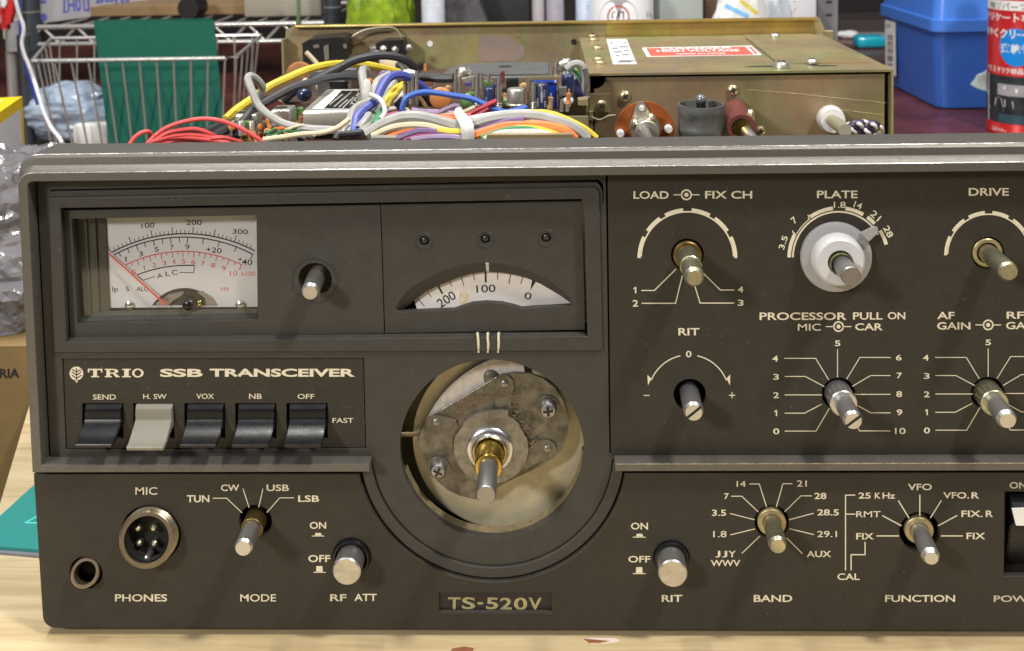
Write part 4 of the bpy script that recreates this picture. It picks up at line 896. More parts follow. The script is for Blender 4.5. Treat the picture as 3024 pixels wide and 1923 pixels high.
b = bmesh.new(); add_box(b, (rr - .5, YR - 1, rt - 15), (rr + 4.5, YR + 2, rt - 7.5), .3, 1); obj('side_bracket', b, 'zinc', rear)
def prism_px(z, pts, Y, d): 
    b = bmesh.new(); add_poly_prism(b, [U(*z(*p), Y) for p in pts], Vector((0, d, 0))); return b
obj('stained_patch', prism_px(z3, [(780, 380), (1110, 380), (1130, 430), (1200, 450), (1270, 500), (1275, 600), (1180, 662), (782, 662)], YR - .12, .1), mat('reddish_adhesive_mark', (.30, .20, .17), .55, .2, .2, 60, c2=(.27, .25, .22)), rear)
for p, r, m_ in (((1200, 368), 1.9, 'zinc'), ((1805, 452), 1.7, 'void')):
    b = bmesh.new(); add_lathe(b, U(*z3(*p), YR), (0, -1, 0), [(0, r), (.3, r * .9), (.3, 0)], 18); obj('panel_hole' if m_ == 'void' else 'rivet', b, m_, rear)
b = bmesh.new(); add_lathe(b, U(*z3(255, 472), YR), (0, -1, 0), [(0, 1.7), (.3, 1.6), (.3, 0)], 16); obj('panel_hole', b, 'paper', rear)
obj('power_socket', prism_px(z2, [(700, 470), (770, 430), (1090, 400), (1150, 410), (1175, 470), (1160, 640), (1010, 690), (930, 735), (715, 740)], YR - 22, 20), 'black', rear)
for q in ([(820, 490), (880, 480), (885, 515), (825, 520)], [(930, 500), (985, 480), (990, 640), (945, 660)], [(1140, 480), (1175, 470), (1180, 520), (1150, 525)]): obj('solder_lug', prism_px(z2, q, YR - 23, .8), 'pin', rear)
obj('terminal_block', prism_px(z2, [(1495, 470), (1590, 440), (1790, 430), (1812, 600), (1500, 590)], YR - 14, 12), 'black', rear)
for p in ((1575, 530), (1700, 540), (1850, 520), (1460, 530)):
    b = bmesh.new(); add_ball(b, U(*z2(*p), YR - 15), 2.1, 2, (1, .7, 1), .3, .8); obj('solder_lug', b, 'pin', rear)
obj('small_terminal', prism_px(z2, [(1930, 700), (2020, 690), (2025, 800), (1935, 800)], YR - 10, 8), 'black', rear)
obj('copper_tab', prism_px(z2, [(2010, 690), (2040, 680), (2035, 800), (2005, 810)], YR - 12, 1), 'orange_cap', rear)
def wire(parent, z, pts, r, m_, name='wire', seg=8):
    b = bmesh.new(); add_tube(b, [U(*z(p[0], p[1]), p[2]) for p in pts], r, seg, 5); return obj(name, b, m_, parent)
hw = lambda z, pts, Y0, Y1=None: [(*p, Y0 + ((Y1 if Y1 is not None else Y0) - Y0) * i / (len(pts) - 1)) for i, p in enumerate(pts)]
wire(rear, z2, hw(z2, [(1200, 440), (1260, 380), (1380, 320), (1560, 295), (1680, 300), (1740, 350), (1765, 400), (1745, 520)], YR - 5), .35, 'rod')
wire(rear, z2, hw(z2, [(1210, 470), (1280, 400), (1420, 330), (1600, 320)], YR - 4), .35, 'rubber')
# ---- transformer / choke slab in front of the rear panel
f0 = U(*z3(330, 820), 165); f1 = U(*z3(1565, 790), 165); zt = f0.z + 1
rz = UZ(*z3(1000, 668), zt)
b = bmesh.new(); lp = rounded([(f0.x, 160), (f1.x, 160), (f1.x, rz.y), (f0.x + 6, rz.y)], [8, 3, 6, 18])
add_poly_prism(b, [Vector((x, y, zt)) for x, y in lp], Vector((0, 0, -30))); bmesh.ops.bevel(b, geom=[e for e in b.edges if abs(e.verts[0].co.z - zt) < .01 and abs(e.verts[1].co.z - zt) < .01], offset=1.6, segments=3, affect='EDGES')
tr = obj('transformer', b, 'darkgrey', radio)
b = bmesh.new(); pp = UZ(*z3(1065, 717), zt); add_lathe(b, pp - Vector((0, 0, .3)), (0, 0, 1), [(0, 3.4), (.35, 3.4), (.35, 0)], 24); obj('cover_hole', b, 'void', tr)

# ---- screened amplifier box on the right
zl = U(1745, 217, 120).z
XB0, XB1 = U(1745, 217, 120).x - 1.0, U(2638, 205, 120).x
box = empty('amplifier_box', ((XB0 + XB1) / 2, 170, 30)); box.parent = radio; box.location = (WPOS[box] - WPOS[radio]) * MM
b = bmesh.new(); slot_l = [UZ(*z4(1950, 715), zl)]
add_box(b, (XB0, 119.5, zl - 1.0), (XB1, YR - 1.5, zl)); add_box(b, (XB1 - 1.0, 119.5, 30), (XB1, YR - 1.5, zl - 1.02)); add_box(b, (XB0, 130, zl - 10), (XB0 + 1, YR - 1.5, zl - 1.02))
lid = obj('box_lid', b, 'zinc', box)
# front sheet with its notched corner
fz = zl - 2.2
nt = [U(*z4(200, 812), 121), U(*z4(322, 820), 121)]
fl = U(*z4(200, 940), 121).x; notch = circ((fl, fz), nt[1].x - fl, 14, 270, 360)
b = bmesh.new(); lp = [(fl, 60), (XB1 - 3.4, 60), (XB1 - 3.4, fz)] + notch[::-1]
add_poly_prism(b, [Vector((x, 121, z)) for x, z in lp], Vector((0, 1, 0))); obj('box_front', b, 'zinc_face', box)
b = bmesh.new(); add_box(b, (fl + .5, 150, 60), (XB1 - 4, 152, zl - 2)); add_box(b, (XB0 + 1.5, 135, 60), (XB0 + 2.5, 150, zl - 2)); obj('box_inside', b, 'void', box)
b = bmesh.new(); q = [U(*z4(150, 1010), 119), U(*z4(378, 1010), 119), U(*z4(370, 1205), 119), U(*z4(152, 1205), 119)]
add_poly_prism(b, q, Vector((0, 1, 0))); obj('corner_tab', b, 'zinc', box)
b = bmesh.new(); add_box(b, (XB0 - .2, 117, 60), (XB0 + 1.6, 121, U(*z4(160, 1200), 118).z)); add_box(b, (XB0 - 1.2, 119, zl - 20), (XB0 - .2, 123, zl - 4)); obj('corner_post', b, 'zinc', box)
b = bmesh.new(); e0 = UZ(*z4(1825, 412), zl); e1 = UZ(*z4(2185, 700), zl); dd = (e1 - e0); nn = Vector((-dd.y, dd.x, 0)).normalized() * .22
add_poly_prism(b, [e0 + nn, e1 + nn, e1 - nn, e0 - nn], Vector((0, 0, .05))); obj('lid_seam', b, 'void', lid)
b = bmesh.new(); e2 = UZ(*z5(1150, 548), zl); e3 = UZ(2436, 99, zl)
add_poly_prism(b, [Vector((e1.x + .5, e1.y + .5, zl)), Vector((XB1 - 6, e1.y + 1, zl)), Vector((XB1 - 6, YR - 4, zl)), Vector((e0.x + 1, YR - 4, zl))], Vector((0, 0, .5))); obj('cover_plate', b, 'zinc', box)
for p, w_ in ((z4(2050, 716), 9.5), (z5(678, 568), 6.5)):
    c_ = UZ(*p, zl); b = bmesh.new(); k = 14
    add_poly_prism(b, [c_ + Vector((w_ * math.cos(2 * math.pi * i / k), 1.7 * math.sin(2 * math.pi * i / k), .04)) for i in range(k)], Vector((0, 0, -.5))); obj('vent_slot', b, 'void', lid)
c_ = UZ(*z4(1378, 350), zl); b = bmesh.new(); add_lathe(b, c_ + Vector((0, -1, .0)), (0, 0, 1), [(0, 6), (.06, 6), (.06, 0)], 24); obj('lid_hole', b, 'void', lid)
# labels on the lid
pl = lambda x, y: UZ(x, y, zl + .12)
b = bmesh.new(); add_poly_prism(b, [pl(*z4(*p)) for p in ((330, 422), (548, 420), (660, 690), (402, 692))], Vector((0, 0, -.1))); sl = obj('test_label', b, 'greypaper', box)
P = Print(lambda x, y: UZ(x, y, zl + .16), z4)
for y, a0, a1 in ((462, 372, 400), (458, 520, 546), (520, 392, 460), (505, 470, 560), (560, 410, 500), (545, 520, 570), (600, 430, 470), (590, 500, 580), (655, 470, 640), (668, 450, 600)): P.line([(a0, y), (a1, y - 2)], 9)
P.done('label_writing', 'dullsteel', sl)
b = bmesh.new(); add_poly_prism(b, [pl(*z4(*p)) for p in ((712, 515), (1888, 492), (2002, 590), (770, 610))], Vector((0, 0, -.1))); wl = obj('warning_label', b, 'paper', box)
P = Print(lambda x, y: UZ(x, y, zl + .17), z4); P.face([(757, 519), (1820, 500), (1920, 588), (808, 604)]); P.face([(1858, 506), (1890, 503), (1965, 580), (1935, 582)]); P.done('red_field', 'redlabel', wl)
P = Print(lambda x, y: UZ(x, y, zl + .22), z4)
def para(P, t, x0, x1, yb, h, sk, tilt):
    vs, fs = text_mesh(t, .02); V = [P.bm.verts.new(P.pt(x0 + a * (x1 - x0) - b_ * sk, yb + a * tilt - b_ * h)) for a, b_ in vs]
    for f in fs:
        try: P.bm.faces.new([V[i] for i in f])
        except ValueError: pass
para(P, 'DANGER', 930, 1690, 536, 21, 12, -14); para(P, 'HIGH VOLTAGE', 880, 1770, 561, 22, 14, -10); para(P, 'REMOVE ALL POWER', 1090, 1620, 587, 11, 8, -8)
P.done('warning_lettering', 'paper', wl)
for p in ((178, 400), (190, 440), (235, 530), (243, 650), (262, 690), (2140, 398)):
    screw(box, UZ(*z4(*p), zl), (0, 0, 1), 2.7, 2.0, 'zinc')
for p in (z5(258, 320), z5(577, 545)): screw(box, UZ(*p, zl + .5), (0, 0, 1), 2.6, 2.2, 'tin')
screw(box, UZ(*z5(312, 592), zl), (0, 0, 1), 3.6, 3.4, 'tin')
for p, Y in (((530, 1035), 121), ((1690, 970), 121), ((280, 1135), 119)): screw(box, U(*z4(*p), Y), (0, -1, 0), 2.4 if Y == 121 else 2.3, 1.8, 'gold_clip')
screw(box, U(*z4(1985, 1405), 120), (0, -1, 0), 2.2, 2.5, 'gold_clip')
# orange insulator disc with its coupling
YC = 92.
cd_ = U(*z4(738, 1402), YC + 4); kz = mmpx(*z4(738, 1402), YC) / 3.645
co = empty('shaft_coupling', cd_); co.parent = box; co.location = (WPOS[co] - WPOS[box]) * MM
b = bmesh.new(); add_lathe(b, cd_, (0, -1, 0), [(0, 322 * kz), (2.2, 322 * kz), (2.2, 0)], 56); obj('insulator_disc', b, 'phenolic', co)
obj('coupling_tab', prism_px(z4, [(655, 1130), (680, 1100), (722, 1096), (750, 1125), (820, 1260), (760, 1330), (640, 1330), (612, 1270)], YC, 1.2), 'tin', co)
for p, r in (((708, 1155), 30), ((480, 1430), 42), ((992, 1380), 44)):
    b = bmesh.new(); add_lathe(b, U(*z4(*p), YC + 1.6), (0, -1, 0), [(0, r * kz), (2.6, r * kz), (3.0, r * .8 * kz), (3.0, 0)], 20); obj('rivet', b, 'ceramic', co)
for p, dx in (((585, 1320), -1), ((862, 1270), 1)):
    q = U(*z4(*p), YC - 4); b = bmesh.new(); add_lathe(b, q + Vector((-dx * 5, 0, -2.2)), (dx, .1, .45), [(0, 1.2), (3.4, 1.2), (3.4, 2.7), (4.6, 2.7), (5.4, 1.6), (5.4, 0)], 18); obj('grub_screw', b, 'gold_clip', co)
q = U(*z4(765, 1420), YC - 6); b = bmesh.new(); add_lathe(b, q + Vector((0, 7, 0)), (0, -1, 0), [(0, 160 * kz), (1.5, 162 * kz), (1.6, 128 * kz), (8, 126 * kz), (8.4, 118 * kz), (8.4, 0)], 40); obj('coupling_hub', b, 'tin', co)
q = U(*z4(740, 1440), YC - 14); b = bmesh.new(); add_lathe(b, q + Vector((0, 10, 0)), (.02, -1, -.02), [(0, 62 * kz), (60, 62 * kz)], 28); obj('extension_shaft', b, 'alu', co)
# ribbed tube standing in front of the box
zb_ = U(*z4(1350, 1140), 96).z; tc = U(*z4(1350, 1140), 100); k4 = mmpx(*z4(1350, 1300), 96) / 3.645; Rv = 256 * k4
b = bmesh.new(); pr = [(0, Rv * .90), (0, Rv * .97), (-2, Rv), (-3.6, Rv), (-4.4, Rv * .975), (-9, Rv * .965), (-9.6, Rv * .99), (-11.4, Rv * .99), (-12, Rv * .965), (-17, Rv * .97), (-17.6, Rv), (-19, Rv), (-50, Rv * .97), (-50, Rv * .88), (-1.2, Rv * .88), (0, Rv * .90)]
add_lathe(b, (tc.x, 100, zb_), (0, 0, 1), pr, 48, False); tb = obj('valve_tube', b, 'rubber', radio)
b = bmesh.new(); add_lathe(b, (tc.x, 100, zb_ - 12), (0, 0, 1), [(0, Rv * .87), (.5, Rv * .87), (.5, 0)], 30); add_lathe(b, (tc.x, 100, zb_ - 11), (0, 0, 1), [(0, 2.0), (11.5, 2.0), (11.5, 0)], 18); obj('tube_core', b, 'black', tb)
b = bmesh.new(); add_ball(b, (tc.x, 100, zb_ + 2.0), 2.4, 3, (1, 1, .9)); obj('glass_tip', b, mat('dark_glass', (.12, .13, .14), .12, 0, .1, 100, coat=.6), tb)
# maroon coupling
q0 = U(*z4(1720, 1190), 118); q1 = U(*z4(1790, 1385), 88); d = q1 - q0; k4 = mmpx(*z4(1780, 1380), 90) / 3.645
b = bmesh.new(); add_lathe(b, q0, d, [(-2, 128 * k4), (d.length, 152 * k4), (d.length, 112 * k4), (d.length - 2.5, 104 * k4)], 36, False); mc = obj('fibre_coupling', b, 'maroon', box)
b = bmesh.new(); add_lathe(b, q0, d, [(d.length - 3, 112 * k4), (d.length - .7, 110 * k4), (d.length - .7, 0)], 36); obj('coupling_bush', b, 'brass', mc)
b = bmesh.new(); add_lathe(b, q1 - d.normalized() * 8, (.16, -1, -.22), [(0, 58 * k4), (46, 58 * k4)], 26); obj('coupling_rod', b, 'alu', mc)
qq = U(*z4(1890, 1200), 98)
b = bmesh.new(); add_lathe(b, qq - Vector((5, 0, 1.5)), (.9, -.2, -.05), [(0, 1.2), (3.6, 1.2), (3.6, 3.0), (5.2, 3.1), (6.2, 2.0), (6.2, 0)], 20); obj('clamp_screw', b, 'gold_clip', mc)
# ceramic coupler and rod at the right
q0 = U(*z5(738, 1025), 120.5); q1 = U(*z5(760, 1045), 110); k5 = mmpx(*z5(740, 1030), 112) / 2.922; d = q1 - q0
b = bmesh.new(); add_lathe(b, q0, d, [(0, 122 * k5), (d.length - 2, 108 * k5), (d.length, 100 * k5), (d.length, 52 * k5)], 40, False); cc2 = obj('ceramic_coupler', b, 'ceramic', box)
b = bmesh.new(); q2 = U(*z5(890, 1150), 62); add_lathe(b, q1 + Vector((0, 4, 0)), q2 - q1, [(0, 52 * k5), ((q2 - q1).length, 50 * k5)], 28); obj('coupler_rod', b, 'rod', cc2)
# chain of knotted sleeving
ck = empty('knotted_lacing', U(*z5(1010, 1110), 84)); ck.parent = box; ck.location = (WPOS[ck] - WPOS[box]) * MM
for i, (x, y) in enumerate(((905, 1105), (965, 1105), (1020, 1085), (1085, 1110), (1140, 1125))):
    b = bmesh.new(); R_ = 5.2
    add_tube(b, [U(*z5(x + 48 * math.cos(t), y + 38 * math.sin(t)), 84 - 2 * (i % 2) + 2 * math.sin(t * 2)) for t in [2 * math.pi * k / 14 for k in range(15)]], .75, 8, 3); obj('lacing_loop', b, 'w_white', ck)
for i, (x, y) in enumerate(((885, 1140), (940, 1120), (975, 1085), (1035, 1110), (1090, 1090), (1050, 1130))):
    b = bmesh.new(); add_ball(b, U(*z5(x, y), 82.5), 3.0, 2, (1.3, .6, .9)); obj('lacing_bead', b, mat('dark_violet_sleeve', (.03, .02, .05), .4) if i == 0 else bpy.data.materials['dark_violet_sleeve'], ck)
wire(box, z4, hw(z4, [(170, 1260), (260, 1290), (350, 1250), (430, 1240)], 116), .4, 'rod')

# ---- circuit boards and the parts on them
M['phenolic2'] = mat('dull_orange_ceramic', (.30, .115, .04), .6, 0, .2, 200)
zp = U(1653, 336, 75).z
cb = empty('circuit_board', (100, 90, zp)); cb.parent = radio; cb.location = (WPOS[cb] - WPOS[radio]) * MM
xr = U(*z3(1648, 1240), 72).x
b = bmesh.new(); add_box(b, (62, 72, zp - 1.8), (xr, 158, zp)); obj('board', b, 'pcb', cb)
b = bmesh.new(); add_box(b, (25, 30, zp - 7), (135, 71, zp - 5.4)); obj('board', b, 'pcb', cb)
b = bmesh.new(); add_box(b, (30, 160, zp - 9), (185, 232, zp - 7.5)); obj('board', b, 'pcb', cb)
obj('board_bracket', prism_px(zI, [(2050, 600), (2325, 598), (2330, 840), (2050, 840)], 66, 1.2), 'zinc', cb)
obj('board_bracket', prism_px(zI, [(2215, 425), (2320, 410), (2325, 480), (2218, 478)], 74, 6), 'zinc', cb)
obj('front_strip', prism_px(zI, [(-20, 828), (255, 828), (245, 870), (-40, 870)], 24, 4), 'tin', cb)
obj('front_strip', prism_px(zI, [(1230, 800), (2160, 792), (2170, 850), (1230, 850)], 26, 3), 'zinc', cb)
def cylz(name, z, x0, x1, yt, yb, Y, m_, top=.0, parent=None, cap=None):
    k = mmpx(*z((x0 + x1) / 2, yt), Y); s_ = z(1, 0)[0] - z(0, 0)[0]
    r = (x1 - x0) / 2 * s_ * k; p = U(*z((x0 + x1) / 2, yt), Y); q = U(*z((x0 + x1) / 2, yb), Y)
    h = p.z - q.z
    b = bmesh.new(); add_lathe(b, (p.x, Y, q.z), (0, 0, 1), [(0, r * .96), (.4, r), (h - .8, r), (h - .25, r * .93), (h, r * .80), (h, 0)], 28); return obj(name, b, m_, parent or cb, 40)
cylz('electrolytic_capacitor', zI, 1193, 1322, 282, 560, 78, 'navy')
P = Print(lambda x, y: U(x, y, 73.5), zI); P.text('10V', (1212, 385, 1236, 445), 0); P.done('sleeve_print', 'w_pale', cb)
cap_b = cylz('electrolytic_capacitor', zI, 1748, 1895, 238, 548, 78, 'navy')
P = Print(lambda x, y: U(x, y, 72.6), zI); P.face([(1805, 245), (1830, 240), (1828, 330), (1838, 345), (1832, 450), (1815, 450), (1808, 345), (1818, 330)]); P.text('0.47', (1842, 310, 1862, 400), 0); P.text('50V', (1770, 400, 1790, 500), 0); P.text('RS', (1850, 430, 1872, 500), 0); P.done('sleeve_print', 'w_pale', cb)
cylz('electrolytic_capacitor', zI, 2035, 2172, 145, 440, 95, 'navy')
can = cylz('transistor_can', zI, 1448, 1640, 295, 455, 78, 'tin')
cylz('can_flange', zI, 1432, 1650, 448, 470, 78, 'tin')
for x in (1470, 1520, 1570, 1610): wire(cb, zI, hw(zI, [(x, 470), (x + 2, 560)], 78), .35, 'w_blackw', 'lead')
fr = [(1655, 180), (2035, 172), (2035, 215), (1660, 222)]
obj('clip_frame', prism_px(zI, [(1655, 182), (2032, 172), (2000, 205), (1690, 212)], 84, 5), 'gold_clip', cb)
obj('clip_frame', prism_px(zI, [(1655, 182), (1690, 212), (1700, 545), (1668, 545)], 84, 5), 'gold_clip', cb)
obj('clip_frame', prism_px(zI, [(2032, 172), (2000, 205), (2005, 420), (2034, 420)], 84, 5), 'gold_clip', cb)
obj('film_block', prism_px(zI, [(1735, 240), (1985, 235), (1990, 540), (1738, 545)], 88, 8), 'bluefoil', cb)
b = bmesh.new(); q = U(*zI(735, 402), 76); add_lathe(b, q + Vector((0, 1.4, 0)), (0, -1, 0), [(0, 2.8), (.5, 3.9), (1.4, 4.45), (2.2, 4.0), (2.8, 2.6), (3.0, 0)], 32); obj('disc_capacitor', b, 'orange_cap', cb)
b = bmesh.new(); add_ball(b, U(*zI(1020, 440), 77), 3.2, 3, (.95, .6, 1.05), .12, .4); obj('film_capacitor', b, 'green_cap', cb)
cylz('film_capacitor', zI, 1000, 1108, 338, 460, 80, 'green_cap')
cylz('film_capacitor', zI, 1195, 1300, 205, 280, 105, 'green_cap')
for x, yt, yb, c_ in ((350, 235, 500, 0), (398, 200, 500, 1), (432, 135, 480, 0), (478, 110, 470, 0), (898, 90, 330, 0), (942, 165, 372, 0), (1130, 130, 520, 1), (1175, 130, 300, 0), (1252, 140, 240, 0), (1365, 170, 560, 1), (1740, 230, 550, 1), (1980, 20, 150, 0), (1090, 180, 300, 0), (2040, 420, 545, 0), (2100, 460, 545, 0)):
    Y = 76 if yb > 400 else 100
    wire(cb, zI, hw(zI, [(x, yt), (x - 4, yb)], Y), .95 if c_ else .8, 'pin', 'test_pin')
    if c_:
        k = U(*zI(x - 3, yb - 60), Y); b = bmesh.new()
        add_tube(b, [k + Vector((1.25 * math.cos(t), 1.25 * math.sin(t), -2.2 + t * .105)) for t in [i * .5 for i in range(84)]], .26, 6, 0); obj('coil_spring', b, 'pin', cb)
def resistor(p0, p1, r, m_):
    p0, p1 = Vector(p0), Vector(p1); L_ = (p1 - p0).length
    b = bmesh.new(); add_lathe(b, p0, p1 - p0, [(0, .3), (L_ * .18, .3), (L_ * .2, r * 1.12), (L_ * .34, r * 1.12), (L_ * .4, r), (L_ * .6, r), (L_ * .66, r * 1.12), (L_ * .8, r * 1.12), (L_ * .82, .3), (L_, .3)], 14); return obj('resistor', b, m_, cb)
M['tan'] = mat('tan_lacquer', (.42, .26, .11), .4, 0, .15, 500); M['rbrown'] = mat('brown_lacquer', (.25, .10, .05), .4, 0, .2, 500)
resistor(U(*zI(1905, 560), 76), U(*zI(1925, 350), 76), 1.0, 'tan')
resistor(U(*zI(2105, 540), 77), U(*zI(2118, 300), 77), .9, 'orange_cap')
obj('small_transistor', prism_px(zI, [(2010, 295), (2095, 290), (2095, 375), (2012, 378)], 80, 4), 'darkgrey', cb)
b = bmesh.new(); add_ball(b, U(*zI(2105, 430), 81), 2.2, 2, (1.1, .8, .8)); obj('disc_capacitor', b, 'ceramic', cb)
obj('power_transistor', prism_px(zI, [(1440, 215), (1570, 205), (1575, 285), (1440, 290)], 104, 6), 'black', cb)
obj('small_transistor', prism_px(zI, [(1375, 130), (1420, 120), (1425, 240), (1385, 250)], 112, 4), 'maroon', cb)
obj('power_transistor', prism_px(zI, [(480, 380), (700, 370), (700, 540), (600, 545), (490, 500)], 92, 8), 'black', cb)
obj('mica_strip', prism_px(zI, [(480, 385), (520, 385), (625, 540), (590, 545)], 78, 1), 'tan', cb)
obj('knurled_nut', prism_px(zI, [(232, 460), (290, 405), (345, 450), (350, 520), (300, 545), (250, 505)], 64, 5), 'black', cb)
for x, y, r in ((985, 130, 3.2), (1020, 150, 2.4), (960, 140, 1.6)): 
    b = bmesh.new(); add_ball(b, U(*zI(x, y), 118), r, 2, (1, .8, .9), .5, .6); obj('solder_joint', b, 'pin', cb)
obj('terminal_strip', prism_px(zI, [(960, 195), (1100, 165), (1105, 195), (1000, 240)], 110, 3), 'tin', cb)
# terminal cluster between board and box
for x, y, r in ((2070, 40, 3), (2110, 20, 2.4), (2060, 80, 3.0), (2090, 110, 2.8), (2075, 130, 2.4)):
    b = bmesh.new(); add_ball(b, U(*zI(x, y), 128), r, 2, (1, .8, .9), .5, .6); obj('solder_joint', b, 'pin', cb)
hv = lambda pts, Y: hw(zI, pts, Y)
for pts, r, m_, Y in (([(2090, 90), (2160, 40), (2230, 35), (2280, 90), (2290, 200), (2285, 330), (2300, 400)], 1.7, 'w_pale', 112),
                      ([(2110, 100), (2170, 120), (2230, 190), (2270, 290)], 1.5, 'w_green', 116), ([(2100, 120), (2170, 180), (2220, 270), (2240, 380)], 1.4, 'w_white', 114),
                      ([(2120, 40), (2160, 70), (2180, 110)], 1.3, 'w_yellow', 122), ([(2110, 60), (2150, 90), (2170, 130)], 1.3, 'w_orange', 121),
                      ([(2170, 200), (2200, 280), (2250, 350), (2280, 400)], 1.7, 'w_navyw', 112), ([(2160, 230), (2190, 310), (2230, 380)], 1.5, 'w_blackw', 113), ([(2280, 80), (2310, 200), (2300, 380)], 1.2, 'pin', 108)):
    wire(cb, zI, hv(pts, Y), r, m_)
# left group: coil cans and the crystal filter
def canbox(z, x0, x1, yt0, yt1, yb, Y, m_='tin', name='coil_can', bev=.8):
    p = U(*z(x0, yt0), Y); q = U(*z(x1, yt0), Y); zt_ = p.z; yb_ = UZ(*z((x0 + x1) / 2, yt1), zt_).y; bz = U(*z(x0, yb), Y).z
    b = bmesh.new(); add_box(b, (p.x, Y, bz), (q.x, max(yb_, Y + 6), zt_), bev, 3); return obj(name, b, m_, cb, 40), zt_
for x0, x1, yt0, yt1, hx in ((60, 400, 712, 640, 210), (600, 905, 645, 565, 770)):
    o, zt_ = canbox(zJ, x0, x1, yt0, yt1, 1000, 62)
    c_ = UZ(*zJ(hx, (yt0 + yt1) / 2 - 2), zt_); b = bmesh.new(); add_lathe(b, c_, (0, 0, 1), [(-.2, 2.6), (.05, 2.6), (.05, 0)], 20); obj('tuning_hole', b, 'void', o) if False else obj('can_hole', b, 'void', cb)
xf, ztf = canbox(zJ, 1070, 1960, 655, 318, 935, 58, 'tin', 'crystal_filter', 1.3)
plf = lambda x, y: UZ(x, y, ztf + .06)
b = bmesh.new(); add_poly_prism(b, [plf(*zJ(*p)) for p in ((1240, 622), (1580, 332), (2010, 335), (1850, 628))], Vector((0, 0, -.04))); obj('filter_label', b, 'paper', cb)
P = Print(lambda x, y: UZ(x, y, ztf + .1), zJ); P.face([(1410, 618), (1690, 345), (2005, 345), (1848, 622)]); P.done('filter_label_field', 'black', cb)
P = Print(lambda x, y: UZ(x, y, ztf + .13), zJ)
for i, (a0, a1) in enumerate((((1500, 560), (1700, 400)), ((1570, 590), (1830, 370)), ((1640, 600), (1780, 480)), ((1700, 610), (1870, 440)))): P.line([a0, a1], 16)
P.text('TRIO', (1760, 420, 2060, 475), 58, .02)
P.done('filter_lettering', 'w_pale', cb)
rnd = random.Random(3)
for i in range(46):
    x = rnd.uniform(470, 1090) if i < 22 else rnd.uniform(0, 480); y = rnd.uniform(830, 1090)
    Y = 48 + rnd.random() * 10; p = U(*zJ(x, y), Y); k = rnd.random()
    if k < .45: resistor(p + Vector((0, 0, -3)), p + Vector((rnd.uniform(-2, 2), rnd.uniform(-1, 1), rnd.uniform(3, 5))), .8, rnd.choice(('tan', 'rbrown', 'orange_cap')))
    elif k < .6:
        b = bmesh.new(); add_ball(b, p, rnd.uniform(1.2, 2), 2, (1, .6, 1)); obj('disc_capacitor', b, rnd.choice(('green_cap', 'orange_cap', 'navy')), cb)
    elif k < .8:
        b = bmesh.new(); add_lathe(b, p + Vector((0, 0, -4)), (0, 0, 1), [(0, 1.3), (5, 1.3), (5.5, 1), (5.5, 0)], 16); obj('electrolytic_capacitor', b, rnd.choice(('navy', 'tin', 'black')), cb)
    else: wire(cb, zO, [(*zJ(x, y - 40), Y), (*zJ(x + 3, y + 60), Y)], .5, 'pin', 'test_pin')
cylz('film_capacitor', zJ, 190, 330, 800, 1115, 54, 'green_cap'); cylz('film_capacitor', zJ, 940, 1000, 660, 860, 70, 'green_cap'); cylz('film_capacitor', zJ, 1000, 1110, 600, 860, 74, 'green_cap')
cylz('tantalum_capacitor', zJ, 540, 660, 915, 1015, 56, 'tan')
b = bmesh.new(); add_ball(b, U(*zJ(1120, 410), 90), 3.2, 2, (1, .8, .9)); obj('tantalum_capacitor', b, 'navy', cb)
obj('paper_capacitor', prism_px(zJ, [(720, 500), (900, 360), (1010, 350), (960, 440), (800, 530)], 100, 6), 'w_cream', cb)
for i in range(26):
    x = rnd.uniform(1050, 2100); y = rnd.uniform(110, 320); Y = rnd.uniform(120, 190); p = U(*zJ(x, y), Y)
    if i % 3 == 0: b = bmesh.new(); add_ball(b, p, rnd.uniform(1.5, 3), 2, (1, .7, 1), .3, .5); obj('solder_joint', b, rnd.choice(('pin', 'w_cream', 'black')), cb)
    else:
        b = bmesh.new(); add_box(b, p - Vector((rnd.uniform(2, 5), 2, 6)), p + Vector((rnd.uniform(2, 5), 2, rnd.uniform(0, 4))), .5, 1); obj('relay_block', b, rnd.choice(('black', 'pcb', 'darkgrey', 'rbrown')), cb)
b = bmesh.new(); q = U(*z2(692, 815), 215); add_lathe(b, q, (0, -1, 0), [(0, 4), (1, 7.4), (2.5, 8), (4, 7.4), (5, 4), (5, 0)], 40); obj('disc_capacitor', b, 'phenolic2', cb)
for x, y0, y1 in ((925, 720, 960), (980, 860, 1000), (1235, 840, 940), (880, 700, 800)): wire(cb, z2, hw(z2, [(x, y0), (x + 30, (y0 + y1) / 2), (x + 25, y1)], 150), .9, 'w_white')
b = bmesh.new(); wire(cb, z2, hw(z2, [(740, 560), (800, 620), (870, 700), (920, 780)], 180), 1.2, 'w_cream'); b.free()
b = bmesh.new();  add_box(b, (25, 72, zp - 40), (xr, 74, zp - 3)); obj('board_frame', b, 'void', cb)
